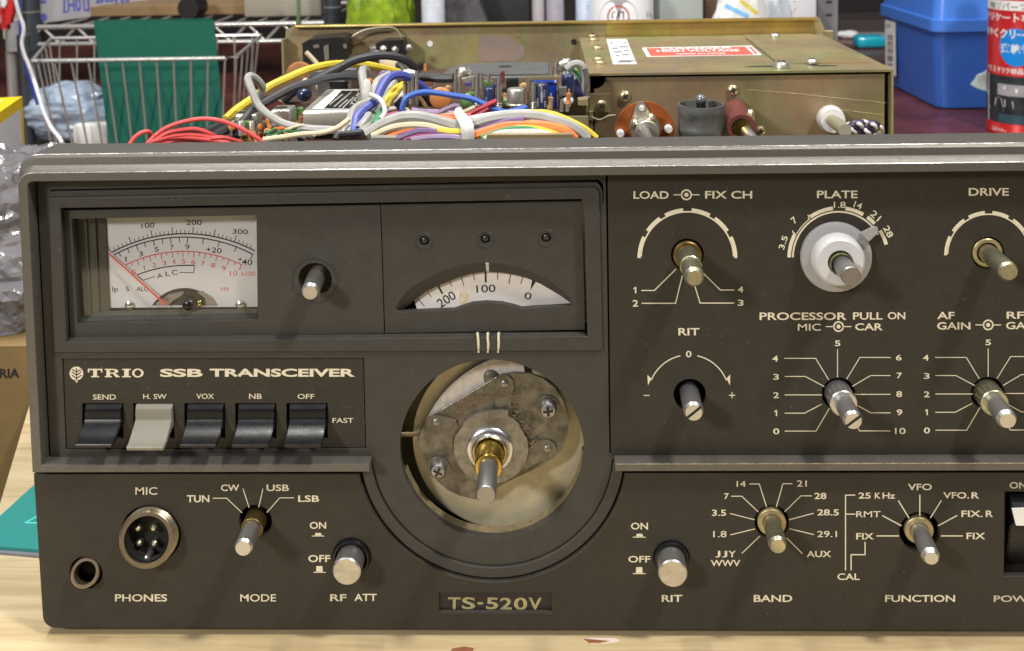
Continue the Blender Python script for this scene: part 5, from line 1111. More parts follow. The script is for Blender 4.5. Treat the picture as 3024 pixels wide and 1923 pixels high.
for i in range(70):
    x = rnd.uniform(480, 2000); y = rnd.uniform(330, 560); Y = rnd.uniform(80, 150); p = U(*zI(x, y), Y)
    if p.z > zp + 16: p.z = zp + rnd.uniform(5, 15)
    p.z = max(p.z, zp + 2); k = rnd.random(); h = p.z - zp
    if k < .35: resistor((p.x, p.y, zp), p, .85, rnd.choice(('tan', 'rbrown', 'orange_cap', 'rbrown')))
    elif k < .55:
        b = bmesh.new(); add_lathe(b, (p.x, p.y, zp), (0, 0, 1), [(0, 2.0), (h * .7, 2.0), (h * .74, 1.7), (h * .74, 0)], 18); obj('electrolytic_capacitor', b, rnd.choice(('navy', 'black', 'tin', 'w_navyw')), cb)
    elif k < .7:
        b = bmesh.new(); add_ball(b, (p.x, p.y, zp + h * .5), 2.2, 2, (1, .5, 1)); obj('disc_capacitor', b, rnd.choice(('green_cap', 'orange_cap', 'tan', 'maroon')), cb)
    else:
        b = bmesh.new(); add_lathe(b, (p.x, p.y, zp), (0, 0, 1), [(0, .5), (h, .5), (h, 0)], 8); obj('test_pin', b, 'pin', cb)
for i in range(16):
    x = rnd.uniform(480, 1150); y = rnd.uniform(930, 1060); q = [(x, y, 40 + rnd.uniform(0, 8))]
    for k in range(3): q.append((q[-1][0] + rnd.uniform(20, 130), q[-1][1] + rnd.uniform(-50, 30), q[-1][2] + rnd.uniform(-3, 5)))
    wire(cb, zJ, q, .55, rnd.choice(('w_cream', 'w_orange', 'w_purple', 'w_green', 'w_pale', 'w_navyw', 'w_red')))
for pts in ([(20, 772), (500, 815), (1225, 890)], [(720, 928), (950, 962), (1190, 992)], [(655, 700), (675, 790), (708, 915)]):
    b = bmesh.new(); add_tube(b, [U(*z5(*p_), 120.9) for p_ in pts], .05, 5, 4); obj('scratch', b, 'zinc', box)
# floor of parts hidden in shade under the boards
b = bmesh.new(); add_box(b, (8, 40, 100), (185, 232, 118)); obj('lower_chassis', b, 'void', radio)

# ---- loose wires over the boards
lw = empty('wiring', (90, 80, zp)); lw.parent = radio; lw.location = (WPOS[lw] - WPOS[radio]) * MM
W2 = lambda pts, Y0, Y1, r, m_: wire(lw, z2, hw(z2, pts, Y0, Y1), r, m_)
W2([(-120, 1290), (0, 1180), (150, 1075), (350, 935), (550, 840), (750, 755), (950, 705), (1100, 690), (1300, 690), (1500, 720), (1700, 770), (1810, 805)], 62, 150, 1.75, 'w_yellow')
W2([(1925, 930), (1935, 800), (1880, 700), (1780, 632), (1620, 600), (1450, 607), (1250, 655), (1100, 730), (950, 805), (800, 880), (640, 960), (480, 1080)], 128, 96, 1.9, 'w_blackw')
W2([(1340, 835), (1150, 825), (950, 848), (780, 892), (600, 948), (430, 1035), (280, 1120), (180, 1170), (120, 1240), (50, 1340)], 100, 58, 1.75, 'w_blackw')
W2([(1930, 840), (2080, 825), (2190, 838), (2300, 845)], 122, 118, 1.8, 'w_blackw')
wire(lw, z3, hw(z3, [(120, 832), (250, 835), (400, 845), (510, 840)], 120, 116), 2.0, 'w_blackw')
W2([(1840, 905), (1820, 800), (1770, 720), (1700, 690)], 140, 150, 1.6, 'w_blackw'); W2([(1790, 780), (1740, 690), (1650, 660)], 150, 160, 1.4, 'w_blackw')
W2([(1150, 1412), (1000, 1398), (800, 1388), (600, 1358), (450, 1305), (300, 1205), (220, 1115), (170, 1000), (130, 900), (118, 840), (150, 818), (205, 848), (262, 915), (270, 960), (240, 1040), (215, 1080)], 44, 66, 1.5, 'w_pale')
W2([(1375, 1010), (1355, 850), (1348, 770), (1368, 745), (1400, 785), (1420, 860)], 74, 96, 1.7, 'w_pale')
W2([(1405, 900), (1420, 870), (1450, 890), (1460, 960)], 80, 84, 1.1, 'w_orange')
W2([(2060, 985), (1950, 905), (1850, 838), (1740, 808), (1640, 835), (1570, 920), (1520, 1025), (1480, 1100), (1370, 1180), (1292, 1265), (1270, 1370), (1250, 1450)], 84, 42, 1.75, 'w_blue')
W2([(1640, 800), (1520, 870), (1470, 980), (1425, 1090), (1310, 1140), (1240, 1210), (1215, 1310), (1185, 1450)], 88, 42, 1.6, 'w_pale')
W2([(1690, 885), (1620, 980), (1565, 1085), (1530, 1160), (1470, 1250), (1420, 1340), (1330, 1430)], 84, 42, 1.7, 'w_pale')
W2([(1420, 1240), (1380, 1300), (1310, 1390)], 52, 44, 1.6, 'w_pale')
W2([(1780, 905), (1700, 950), (1640, 1020), (1600, 1125), (1560, 1220)], 86, 60, 1.1, 'w_yellow'); W2([(1770, 930), (1715, 1000), (1650, 1060), (1605, 1160)], 84, 62, 1.1, 'w_yellow')
W2([(1560, 1195), (1520, 1260), (1480, 1340)], 54, 46, 1.4, 'w_green'); W2([(1520, 870), (1560, 795), (1640, 790)], 90, 92, 1.2, 'w_purple'); W2([(1450, 575), (1500, 560), (1525, 580), (1560, 700)], 190, 160, .9, 'w_lilac')
W2([(1800, 990), (1750, 1060), (1700, 1120)], 80, 66, 1.0, 'w_white')
W2([(280, 1505), (500, 1476), (700, 1446), (900, 1432), (1050, 1392), (1150, 1330), (1210, 1280)], 34, 40, 1.0, 'w_cream')
W2([(1130, 1460), (1150, 1390), (1200, 1330)], 38, 40, 1.1, 'w_white'); W2([(1060, 1500), (1090, 1450), (1200, 1440), (1330, 1425)], 36, 40, 1.2, 'w_blackw')
W2([(2340, 1220), (2150, 1205), (2000, 1200), (1880, 1185)], 66, 66, 1.0, 'w_lilac')
W2([(1820, 1180), (1860, 1220), (1900, 1250)], 60, 55, 1.0, 'w_cream'); W2([(1580, 1190), (1680, 1170), (1760, 1160)], 62, 66, .9, 'w_white')
wire(lw, z2, hw(z2, [(1430, 1020), (1520, 1055), (1578, 1130), (1590, 1215), (1545, 1280)], 56, 48), .95, 'w_white', 'cable_tie')
b = bmesh.new(); add_ball(b, U(*z2(1400, 985), 70), 3.2, 2, (.7, .6, 1.5), .4, .5); obj('cable_tie', b, 'w_white', lw)
b = bmesh.new(); add_ball(b, U(*z2(1640, 710), 150), 4.6, 2, (1, .6, .8), .6, .4); obj('cable_tie', b, 'w_cream', lw)
b = bmesh.new(); add_ball(b, U(*z2(1850, 800), 110), 3.6, 2, (1.2, .7, .6), .3, .4); obj('cable_tie', b, 'w_white', lw)
R0_ = lambda pts, Y0, Y1: wire(lw, z0, hw(z0, pts, Y0, Y1), .78, 'w_red')
for pts in ([(1035, 1185), (1088, 1110), (1148, 1070), (1200, 1065), (1225, 1100), (1236, 1185)], [(1165, 1190), (1250, 1100), (1350, 1030), (1500, 980), (1650, 960), (1800, 980), (1950, 1040), (2050, 1100), (2150, 1165)],
            [(1220, 1160), (1350, 1076), (1500, 1046), (1600, 1046), (1700, 1080), (1790, 1130)], [(1225, 1145), (1400, 1100), (1550, 1090), (1700, 1110), (1840, 1155)], [(1195, 1180), (1350, 1120), (1500, 1112), (1650, 1125), (1800, 1145), (1960, 1165)], [(1270, 1185), (1400, 1140), (1560, 1130), (1700, 1160)], [(1700, 1118), (1800, 1112), (1880, 1130), (1960, 1150)]):
    R0_(pts, 30, 38)
W0 = wire(lw, z0, hw(z0, [(1640, 1080), (1750, 1030), (1840, 1000)], 44, 60), 1.9, 'w_blackw'); wire(lw, z0, hw(z0, [(1720, 1110), (1800, 1060), (1880, 1030)], 42, 58), 1.9, 'w_blackw')
# ---- laced harness right behind the bezel
hn = empty('cable_harness', U(*zI(1100, 700), 40)); hn.parent = radio; hn.location = (WPOS[hn] - WPOS[radio]) * MM
HI = lambda pts, Y, r, m_: wire(hn, zI, hw(zI, pts, Y), r, m_)
HI([(-60, 790), (60, 710), (160, 660), (300, 612), (450, 600), (600, 622), (750, 665), (880, 703), (960, 712), (1080, 690), (1250, 635), (1500, 597), (1750, 600), (1950, 640), (2100, 690), (2220, 760), (2310, 850)], 36, 2.15, 'w_pale')
for pts, Y, r, m_ in (([(0, 815), (200, 725), (420, 695), (600, 705), (760, 748), (880, 770), (980, 768)], 34, 1.35, 'w_cream'), ([(700, 750), (820, 765), (960, 768)], 33, 1.3, 'w_yellow'),
                      ([(20, 830), (250, 765), (420, 730), (600, 735), (800, 775), (980, 785)], 36, 1.3, 'w_navyw'), ([(100, 850), (230, 795), (400, 742), (560, 735), (760, 780), (980, 790)], 34, 1.3, 'w_orange'),
                      ([(220, 860), (380, 795), (520, 757), (700, 770), (850, 800), (980, 800)], 33, 1.4, 'w_purple'), ([(340, 850), (480, 805), (650, 780), (820, 805), (980, 815)], 33, 1.5, 'w_magenta'), ([(420, 850), (600, 825), (800, 820), (980, 835)], 32, 1.3, 'w_lilac'), ([(480, 850), (620, 800), (800, 795), (990, 812)], 35, 1.3, 'w_darkred'),
                      ([(150, 700), (300, 665), (420, 680), (560, 690)], 38, 1.2, 'w_orange'), ([(420, 672), (600, 672), (750, 705), (960, 735)], 38, 1.2, 'w_cream'), ([(690, 615), (800, 630), (930, 642), (1060, 640)], 42, 1.4, 'w_orange'), ([(500, 600), (700, 612), (900, 605), (1060, 600)], 43, 1.3, 'w_red'), ([(760, 640), (860, 662), (960, 680)], 40, 1.2, 'w_white'),
                      ([(1040, 650), (1150, 628), (1260, 612)], 41, 1.4, 'w_blue'), ([(1040, 640), (1250, 600), (1500, 572), (1750, 568), (1950, 600), (2150, 672), (2300, 762), (2400, 850)], 40, 1.5, 'w_white'), ([(1700, 566), (1850, 562), (2010, 602), (2190, 682), (2310, 752), (2410, 835)], 39, 1.3, 'w_yellow'),
                      ([(1050, 770), (1200, 738), (1350, 690), (1500, 665)], 35, 1.3, 'w_cream'), ([(1050, 790), (1200, 750), (1350, 692), (1480, 655), (1640, 640)], 34, 1.5, 'w_purple'), ([(1060, 760), (1280, 690), (1550, 652), (1750, 660), (1950, 682), (2120, 745), (2200, 830)], 36, 1.5, 'w_darkred'),
                      ([(1700, 670), (1900, 690), (2050, 740), (2150, 800), (2170, 850)], 34, 1.2, 'w_white'), ([(1060, 825), (1250, 762), (1450, 706), (1700, 698), (1900, 712), (2080, 762), (2180, 850)], 33, 1.9, 'w_orange'), ([(1200, 830), (1400, 757), (1600, 720), (1850, 742), (2080, 830)], 32, 1.4, 'w_yellow'),
                      ([(1180, 840), (1450, 752), (1700, 748), (1960, 830)], 31, 1.4, 'w_green'), ([(1210, 850), (1400, 782), (1650, 768), (1850, 785), (2010, 840)], 30, 1.3, 'w_white'), ([(1300, 850), (1500, 800), (1650, 790), (1800, 810)], 30, 1.1, 'w_brown')):
    HI(pts, Y, r, m_)
b = bmesh.new(); tp = [(925, 525, 44), (935, 580, 38), (985, 640, 33), (1020, 700, 31), (1030, 780, 30), (1030, 860, 30)]
V = []
for i, (x, y, Y) in enumerate(tp):
    hwid = (22, 45, 58, 58, 56, 56)[i]
    V.append([U(*zI(x - hwid, y + 8), Y + 1.2), U(*zI(x, y), Y), U(*zI(x + hwid, y - 8), Y + 1.2)])
for A_, B_ in zip(V, V[1:]):
    for j in range(2): b.faces.new([b.verts.new(p) for p in (A_[j], A_[j + 1], B_[j + 1], B_[j])])
bmesh.ops.remove_doubles(b, verts=b.verts[:], dist=.01); bmesh.ops.solidify(b, geom=b.faces[:], thickness=.8); obj('cable_tie', b, 'w_white', hn, 60)
wire(lw, zI, hw(zI, [(335, 600), (318, 530), (350, 420), (420, 368), (550, 336), (700, 346), (850, 370), (1000, 392), (1130, 430), (1280, 502), (1430, 552), (1550, 530), (1640, 507), (1658, 480)], 58, 62), 1.1, 'w_bright')
for pts, r, m_ in (([(1000, 595), (1120, 532), (1250, 472), (1335, 435)], 1.1, 'w_darkred'), ([(1060, 612), (1150, 572), (1255, 508)], 1.1, 'w_darkred'), ([(680, 575), (900, 577), (1000, 545), (1105, 495)], .9, 'w_cream'), ([(420, 542), (550, 562), (680, 566), (800, 517), (880, 485), (935, 492)], 1.0, 'w_lilac'), ([(150, 600), (300, 570), (500, 590), (800, 600)], 1.2, 'w_magenta')):
    wire(lw, zI, hw(zI, pts, 60), r, m_)

# ================================================================ things round the radio
def clear_plastic(name, c, alpha=.6, rough=.18):
    mt = mat(name, c, rough, 0, .12, 60, .5, 300, coat=.5, alpha=alpha); return mt
M['clear'] = clear_plastic('clear_plastic_film', (.66, .72, .80), .72)
M['bluebag'] = clear_plastic('bluish_clear_film', (.36, .44, .56), .8)
M['bubble'] = clear_plastic('bubble_film', (.17, .16, .175), .82, .13)
M['cardboard'] = mat('brown_cardboard', (.20, .13, .047), .75, 0, .10, 60, .15, 900)
M['mat_green'] = mat('dark_green_mat', (.006, .085, .057), .7, 0, .05, 200, spec=.2)
M['mat_teal'] = mat('teal_cutting_mat', (.022, .235, .215), .5, 0, .05, 120)
M['teal_line'] = mat('pale_teal_print', (.10, .62, .60), .5, 0, .05, 120)
M['mat_edge'] = mat('grey_mat_edge', (.17, .165, .19), .6, 0, .1, 120)
M['chrome'] = mat('chromed_wire', (.48, .47, .45), .25, .55, .1, 200)
M['box_yellow'] = mat('yellow_carton', (.72, .50, .01), .5, 0, .05, 80); M['box_white'] = mat('white_carton', (.60, .60, .62), .5, 0, .04, 80)
M['blue_print'] = mat('violet_blue_print', (.13, .13, .55), .5, 0, .1, 80)
M['case_blue'] = mat('translucent_blue_plastic', (.040, .135, .52), .32, 0, .08, 20, coat=.25)
M['case_blue2'] = mat('lighter_blue_lid', (.065, .21, .70), .30, 0, .06, 20, coat=.25)
M['postgrey'] = mat('dark_steel_post', (.10, .12, .14), .35, .7, .15, 40)
M['bottle'] = mat('white_bottle_plastic', (.74, .75, .78), .35, 0, .04, 40, coat=.2)
M['leaf'] = mat('green_leaf_print', (.30, .44, .02), .35, 0, .45, 36, .3, 200, c2=(.10, .19, .02), coat=.4)
def mesh_at(px, py, Y): return U(px, py, Y)
def quad_prism(pts, d): b = bmesh.new(); add_poly_prism(b, pts, Vector(d)); return b
def stand(x0, x1, yt, Y, depth, name, m_, label, cat, bev=2., zb=TZ, group=None):
    p = U(x0, yt, Y); q = U(x1, yt, Y); b = bmesh.new(); add_box(b, (p.x, Y, zb), (q.x, Y + depth, p.z), bev, 2)
    return tag(obj(name, b, m_), label, cat, group)

# ---- left: cardboard carton with print, cutting mat on the board, bubble wrap, yellow carton
YC_ = 168.
ztop = U(40, 1018, YC_).z; zlow = -62.
carton = empty('cardboard_carton', (-160, YC_ + 60, zlow), 'brown cardboard carton with black print, standing left of the radio', 'carton')
b = bmesh.new(); add_box(b, (-330, YC_, zlow), (U(96, 1100, YC_).x, YC_ + 128, ztop), .8, 1); obj('carton_body', b, 'cardboard', carton)
P = Print(on(YC_ - .12), zV); P.text('RIA', (-1, 867, 46, 889), 0, .03); P.text('CA', (-45, 867, -5, 889), 0, .03); P.done('carton_print', 'ink', carton)
b = bmesh.new(); add_box(b, (-420, 120, zlow - 20), (-96, 299, zlow)); tag(obj('low_shelf', b, 'void'), kind='structure')
mc_ = [UZ(*zV(*p), 2.2) for p in ((-4, 1285), (330, 1311), (330, 940), (78, 1142), (0, 1213), (-4, 1217))]
b = bmesh.new(); add_poly_prism(b, mc_, Vector((0, 0, -2.0))); cm = tag(obj('cutting_mat', b, 'mat_teal'), 'teal cutting mat lying flat on the pale board beside the radio', 'cutting mat')
P = Print(lambda x, y: UZ(x, y, 2.26), zV); P.line([(110, 1202), (60, 1229), (110, 1231)], 3.4); P.done('mat_mark', 'teal_line', cm)
b = bmesh.new(); q = [UZ(*zV(*p), .9) for p in ((-4, 1286), (330, 1312), (330, 1328), (-4, 1299))]; add_poly_prism(b, q, Vector((0, 0, -.8))); obj('mat_rim', b, 'mat_edge', cm)
# bubble wrap heap on the carton
b = bmesh.new(); cB = U(0, 760, 245); t = bmesh.new(); bmesh.ops.create_icosphere(t, subdivisions=6, radius=1)
for v in t.verts:
    n = v.co.copy(); d = 1 + .16 * noise.noise(n * 1.7) + .10 * noise.noise(n * 4.1 + Vector((3, 1, 2)))
    q = Vector((n.x * 84, n.y * 74, n.z * 64)) * d
    cell = noise.voronoi(q * .16)[0]; q += n * max(0, 1.0 - (cell[0] / .45) ** 2) * 1.7
    q += n * 3.0 * noise.noise(q * .16) + n * 1.6 * abs(noise.noise(q * .09 + Vector((7, 0, 0)))) * 3
    q += cB
    q.z = max(q.z, ztop + .3 + .3 * noise.noise(q * .1)); v.co = q
for v in t.verts:
    if v.co.y < YC_ - 4: v.co.y = YC_ - 4 + .2 * (v.co.y - YC_ + 4)
    if v.co.x > -3 and v.co.z < 172: v.co.x = -3 - .15 * (v.co.x + 3)
join(b, t); tag(obj('bubble_wrap', b, 'bubble', angle=14), 'crumpled clear bubble wrap heaped on the brown carton', 'bubble wrap')
# yellow and white carton
Yy = 330.
yb_ = empty('printed_carton', U(0, 430, Yy), 'white carton with yellow edges standing behind the bubble wrap', 'carton'); yb_.location.z = TZ * MM; WPOS[yb_].z = TZ
fr_ = U(66, 285, Yy); dv = UZ(0, 330, fr_.z) - fr_; 
A = fr_; Bq = UZ(-60, 372, fr_.z); nb = U(66, 450, Yy)
# side face runs from the far right corner towards the viewer's left
hgt = A.z - TZ; sd = (Bq - A); sd.z = 0
nrm2 = Vector((sd.y, -sd.x, 0)).normalized()
if nrm2.x < 0: nrm2 = -nrm2
back = Vector((-nrm2.x, -nrm2.y, 0)) * 90
b = bmesh.new(); add_poly_prism(b, [A, A + sd, A + sd + back, A + back], Vector((0, 0, TZ - A.z))); obj('carton_body', b, 'box_yellow', yb_)
e = lambda s, z_: A + sd * s + Vector((0, 0, z_)) + nrm2 * .15
b = bmesh.new(); b.faces.new([b.verts.new(p) for p in (e(.07, -7), e(1.2, -7), e(1.2, -33), e(.07, -33))]); obj('white_panel', b, 'box_white', yb_)
b = bmesh.new(); t_ = lambda s, k: A + sd * s + back * k + Vector((0, 0, .1)); b.faces.new([b.verts.new(p) for p in (t_(.12, .1), t_(1., .1), t_(1., .9), t_(.12, .9))]); obj('white_panel', b, 'box_white', yb_)
b = bmesh.new(); add_box(b, (A.x - 160, Yy - 20, TZ - .0), (A.x - 30, Yy + 10, TZ + .3)); b.free()

# ---- wire basket with the green mat
YF, YB = 660., 830.
zr = U(400, 176, YF).z
bx0, bx1 = U(84, 180, YF).x, U(690, 172, YF).x; bb0, bb1 = U(150, 110, YB).x, U(770, 85, YB).x
basket = empty('wire_basket', ((bx0 + bx1) / 2, 740, TZ), 'chromed wire basket behind the radio with a green mat stuck in it', 'basket')
b = bmesh.new()
rim = []
for (x, y), k in (((bx0 + 4, YF), 0), ((bx1 - 8, YF), 0), ((bx1, YF + 10), 0), ((bb1, YB), 0), ((bb0, YB), 0), ((bx0, YF + 10), 0), ((bx0 + 4, YF), 0)): rim.append(Vector((x, y, zr)))
add_tube(b, rim, 2.0, 8, 0); obj('basket_rim', b, 'chrome', basket)
def bw(p, q, r=1.0):
    b = bmesh.new(); add_tube(b, [Vector(p), Vector(q)], r, 6, 0); obj('basket_wire', b, 'chrome', basket)
n = 12
for i in range(n):
    t = (i + .5) / n; x = bx0 + (bx1 - bx0) * t; bw((x, YF, zr), (bx0 + 14 + (bx1 - bx0 - 26) * t, YF + 12, TZ + 1))
    x = bb0 + (bb1 - bb0) * t; bw((x, YB, zr), (x, YB - 10, TZ + 1))
for i in range(5):
    t = (i + .5) / 5
    bw((bx0 + (bb0 - bx0) * t, YF + (YB - YF) * t, zr), (bx0 + 14 + (bb0 - bx0) * t, YF + 10 + (YB - YF - 20) * t, TZ + 1))
    bw((bx1 + (bb1 - bx1) * t, YF + (YB - YF) * t, zr), (bx1 - 12 + (bb1 - bx1) * t, YF + 10 + (YB - YF - 20) * t, TZ + 1))
for k in range(3):
    z_ = TZ + 2; y = YF + 14 + k * 70; bw((bx0 + 14, y, z_), (bx1 - 12, y, z_), 1.4)
g = [U(275, 62, 700), U(628, 55, 700), U(634, 62, 700)]
gp = [U(276, 66, 700), U(282, 60, 700), U(624, 55, 700), U(631, 62, 700)]
bl, br = U(322, 430, 672), U(664, 400, 672)
gz = lambda p, q: p + (q - p) * ((TZ + 4 - p.z) / (q.z - p.z))
b = bmesh.new(); add_poly_prism(b, [gp[0], gp[1], gp[2], gp[3], gz(gp[3], br), gz(gp[0], bl)], Vector((0, 2.5, 0))); tag(obj('cutting_mat', b, 'mat_green'), 'dark green mat standing upright in the wire basket', 'cutting mat')
# bags lying in the basket
b = bmesh.new(); t = bmesh.new(); bmesh.ops.create_icosphere(t, subdivisions=4, radius=1); cB = U(215, 400, 745)
for v in t.verts:
    n_ = v.co; d = 1 + .22 * noise.noise(n_ * 2.1 + Vector((5, 0, 1))) + .12 * noise.noise(n_ * 5.)
    q = Vector((n_.x * 54, n_.y * 40, n_.z * 30)) * d + Vector((cB.x, cB.y, 26)); q.z = max(q.z, TZ + 2); v.co = q
join(b, t); tag(obj('plastic_bag', b, 'bluebag', angle=8), 'clear bluish plastic bag lying in the wire basket', 'bag')
b = bmesh.new(); add_box(b, (U(215, 400, 700).x, 700, TZ + 3), (U(318, 400, 700).x, 760, 20), 2, 2, None); tag(obj('paper_packet', b, 'paper'), 'shiny white packet lying low in the wire basket beside the mat', 'packet')

# ---- rack of chromed rails with posts behind the basket
YK = 1010.
rack = empty('wire_rack', (U(500, 80, YK).x, YK, TZ), 'chromed wire rack with round posts along the back of the table', 'rack')
def rod(name, p, q, r, m_='chrome'):
    b = bmesh.new(); add_lathe(b, p, Vector(q) - Vector(p), [(0, r), ((Vector(q) - Vector(p)).length, r)], 16); return obj(name, b, m_, rack)
x0, x1 = U(75, 80, YK).x, U(985, 70, YK).x; zr1 = U(700, 72, YK).z; zr2 = U(700, 123, YK).z
rod('rail', (x0, YK, zr1), (x1, YK, zr1), 3.4); rod('rail', (x0, YK, zr2), (x1, YK, zr2), 3.0)
rod('rail', (x0, YK + 260, zr1), (x1, YK + 260, zr1), 3.4)
n = 9
for i in range(n):
    xa = x0 + (x1 - x0) * i / n; xb = x0 + (x1 - x0) * (i + .5) / n; xc = x0 + (x1 - x0) * (i + 1) / n
    rod('brace', (xa, YK, zr2), (xb, YK, zr1), 1.9); rod('brace', (xb, YK, zr1), (xc, YK, zr2), 1.9)
for i in range(14):
    x = x0 + (x1 - x0) * (i + .5) / 14; rod('shelf_wire', (x, YK, zr1 + 1), (x, YK + 260, zr1 + 1), 1.6)
for xp in (U(980, 50, YK).x, U(88, 80, YK).x):
    rod('post', (xp, YK + 6, TZ), (xp, YK + 6, 420), 11.5, 'postgrey'); rod('post_sleeve', (xp, YK + 6, zr2 - 8), (xp, YK + 6, zr1 + 8), 14, 'postgrey')
    for k in range(3): rod('post_ring', (xp, YK + 6, zr1 + 20 + k * 25), (xp, YK + 6, zr1 + 21.5 + k * 25), 11.8, 'chrome')
# things lying on the rack
zs = zr1 + 3.4
A = UZ(92, 73, zs); Bq = UZ(615, 3, zs); dv = (Bq - A); nb = Vector((dv.y, -dv.x, 0)).normalized()
if nb.y > 0: nb = -nb
hb = 130
b = bmesh.new(); add_poly_prism(b, [A, Bq, Bq + Vector((0, 0, hb)), A + Vector((0, 0, hb))], -nb * 110)
pb = tag(obj('printed_box', b, mat('glossy_grey_carton', (.46, .46, .47), .35, 0, .12, 25)), 'tilted grey white box with blue upside down print on the wire rack', 'box')
prb = UP_(A + nb * .2, nb)
P = Print(prb, z0); P.text('10H', (545, -20, 685, 95), 184, .03); P.line([(520, -10), (518, 98), (545, 96)], 16); P.line([(712, -10), (716, 82), (690, 86)], 18); P.text('Ring', (770, -60, 1040, 40), 186, .03); P.text('AIR', (1180, -60, 1350, 15), 186, .03); P.done('box_lettering', 'blue_print', pb)
P = Print(prb, z0); P.disc((350, 140), 32); P.done('printed_dot', 'blue_print', pb)
P = Print(prb, z0); P.line([(270, 20), (372, 14)], 26); P.done('printed_bar', 'blue_print', pb)
b = bmesh.new(); p = U(750 / 2.734, 58, 1120); q = U(700, 58, 1120); add_box(b, (p.x, 1100, zs), (q.x + 30, 1240, zs + 14), .8, 1); tag(obj('flat_parcel', b, mat('tan_wrapping', (.24, .15, .07), .6, 0, .2, 30)), 'flat tan parcel on the wire rack above the green mat', 'parcel')
c_ = U(571, 45, 1060); b = bmesh.new(); add_lathe(b, (c_.x, c_.y - 20, zs + 15.5), (0, 1, 0), [(0, 9), (0, 14.5), (3, 15.5), (36, 15.5), (38, 13), (38, 0)], 36); tag(obj('round_canister', b, 'black'), 'round black canister lying on the wire rack over the green mat', 'canister')
bbx = stand(716, 947, -70, 1060, 120, 'beige_box', mat('beige_box_paint', (.36, .33, .27), .55, 0, .1, 20), 'plain beige box on the wire rack beside the round post', 'box', 3, zs)
b = bmesh.new(); p = U(645, 0, 1200); q = U(712, 0, 1200); add_box(b, (p.x, 1180, zs), (q.x, 1240, 190), 2, 1); tag(obj('grey_box', b, mat('dull_grey_box', (.14, .13, .12), .6, 0, .2, 25)), 'dull grey box on the wire rack left of the beige box', 'box')
b = bmesh.new(); p = U(880, 69, 1003); q = U(878, -60, 1003); add_tube(b, [p, U(882, 30, 1003), q], 2.6, 8); tag(obj('green_string', b, mat('dull_green_cord', (.12, .20, .09), .6)), 'thin green cord hanging in front of the beige box', 'cord')
b = bmesh.new(); pts = [(40, -30), (46, 0), (57, 42), (68, 72), (70, 95), (65, 120), (66, 140), (73, 165), (82, 185), (92, 212), (101, 240), (108, 262), (118, 295), (129, 330), (150, 375), (168, 398), (180, 415), (188, 445)]
add_tube(b, [U(x, y, 640 - 6 * (i > 10) * (i - 10)) for i, (x, y) in enumerate(pts)], 1.8, 10, 5); tag(obj('electric_cord', b, mat('white_cord_jacket', (.66, .66, .68), .4, 0, .25, 60)), 'white cord hanging down in front of the wire basket corner', 'cord')
b = bmesh.new(); pts2 = [(54, -30), (58, 20), (60, 60), (62, 105), (70, 150), (80, 205), (95, 260), (112, 310)]; add_tube(b, [U(x, y, 655) for x, y in pts2], 1.6, 8, 5); tag(obj('electric_cord', b, 'w_navyw' if False else mat('deep_blue_cord', (.03, .05, .30), .4)), 'deep blue cord hanging just behind the white cord', 'cord')
# red clip and grey clamp at the left edge
clip = empty('test_clip', U(20, 120, 800), 'red handled test clip hanging at the left edge above the carton', 'clip')
obj('clip_handle', prism_px(zL, [(120, -30), (215, -30), (225, 100), (215, 230), (170, 400), (100, 440), (80, 300), (95, 120)], 800, 8), mat('red_clip_plastic', (.55, .02, .02), .4), clip)
obj('clip_handle', prism_px(zL, [(-30, 140), (40, 160), (70, 320), (130, 480), (110, 530), (20, 510), (15, 300), (-20, 230)], 806, 8), bpy.data.materials['red_clip_plastic'], clip)
obj('clip_tip', prism_px(zL, [(50, 510), (100, 510), (95, 680), (55, 670)], 803, 3), 'rod', clip)
obj('clip_body', prism_px(zL, [(15, -30), (110, -30), (110, 70), (70, 130), (20, 90)], 797, 6), 'paper', clip)
st = empty('lamp_stand', U(40, 200, 850), 'grey sleeved metal stand at the left behind the white cord', 'stand'); st.location.z = TZ * MM; WPOS[st].z = TZ
def vcyl(name, x0, x1, yt, yb, Y, m_, par):
    p = U(x0, (yt + yb) / 2, Y); q = U(x1, (yt + yb) / 2, Y); zt_ = U((x0 + x1) / 2, yt, Y).z; zb2 = U((x0 + x1) / 2, yb, Y).z if yb is not None and yb < 900 else TZ
    b = bmesh.new(); r = (q.x - p.x) / 2; add_lathe(b, ((p.x + q.x) / 2, Y, zb2), (0, 0, 1), [(0, r), (zt_ - zb2 - r * .2, r), (zt_ - zb2, r * .8), (zt_ - zb2, 0)], 24); return obj(name, b, m_, par)
vcyl('stand_sleeve', 18, 62, 55, 150, 850, mat('grey_sleeve', (.26, .26, .28), .5), st)
vcyl('stand_pole', 36, 65, 151, 880, 850, 'chrome', st)
z_low = vcyl('stand_post', 70, 108, 100, 880, 720, 'postgrey', None); tag(z_low, 'dark steel post standing at the left corner of the wire basket', 'post')

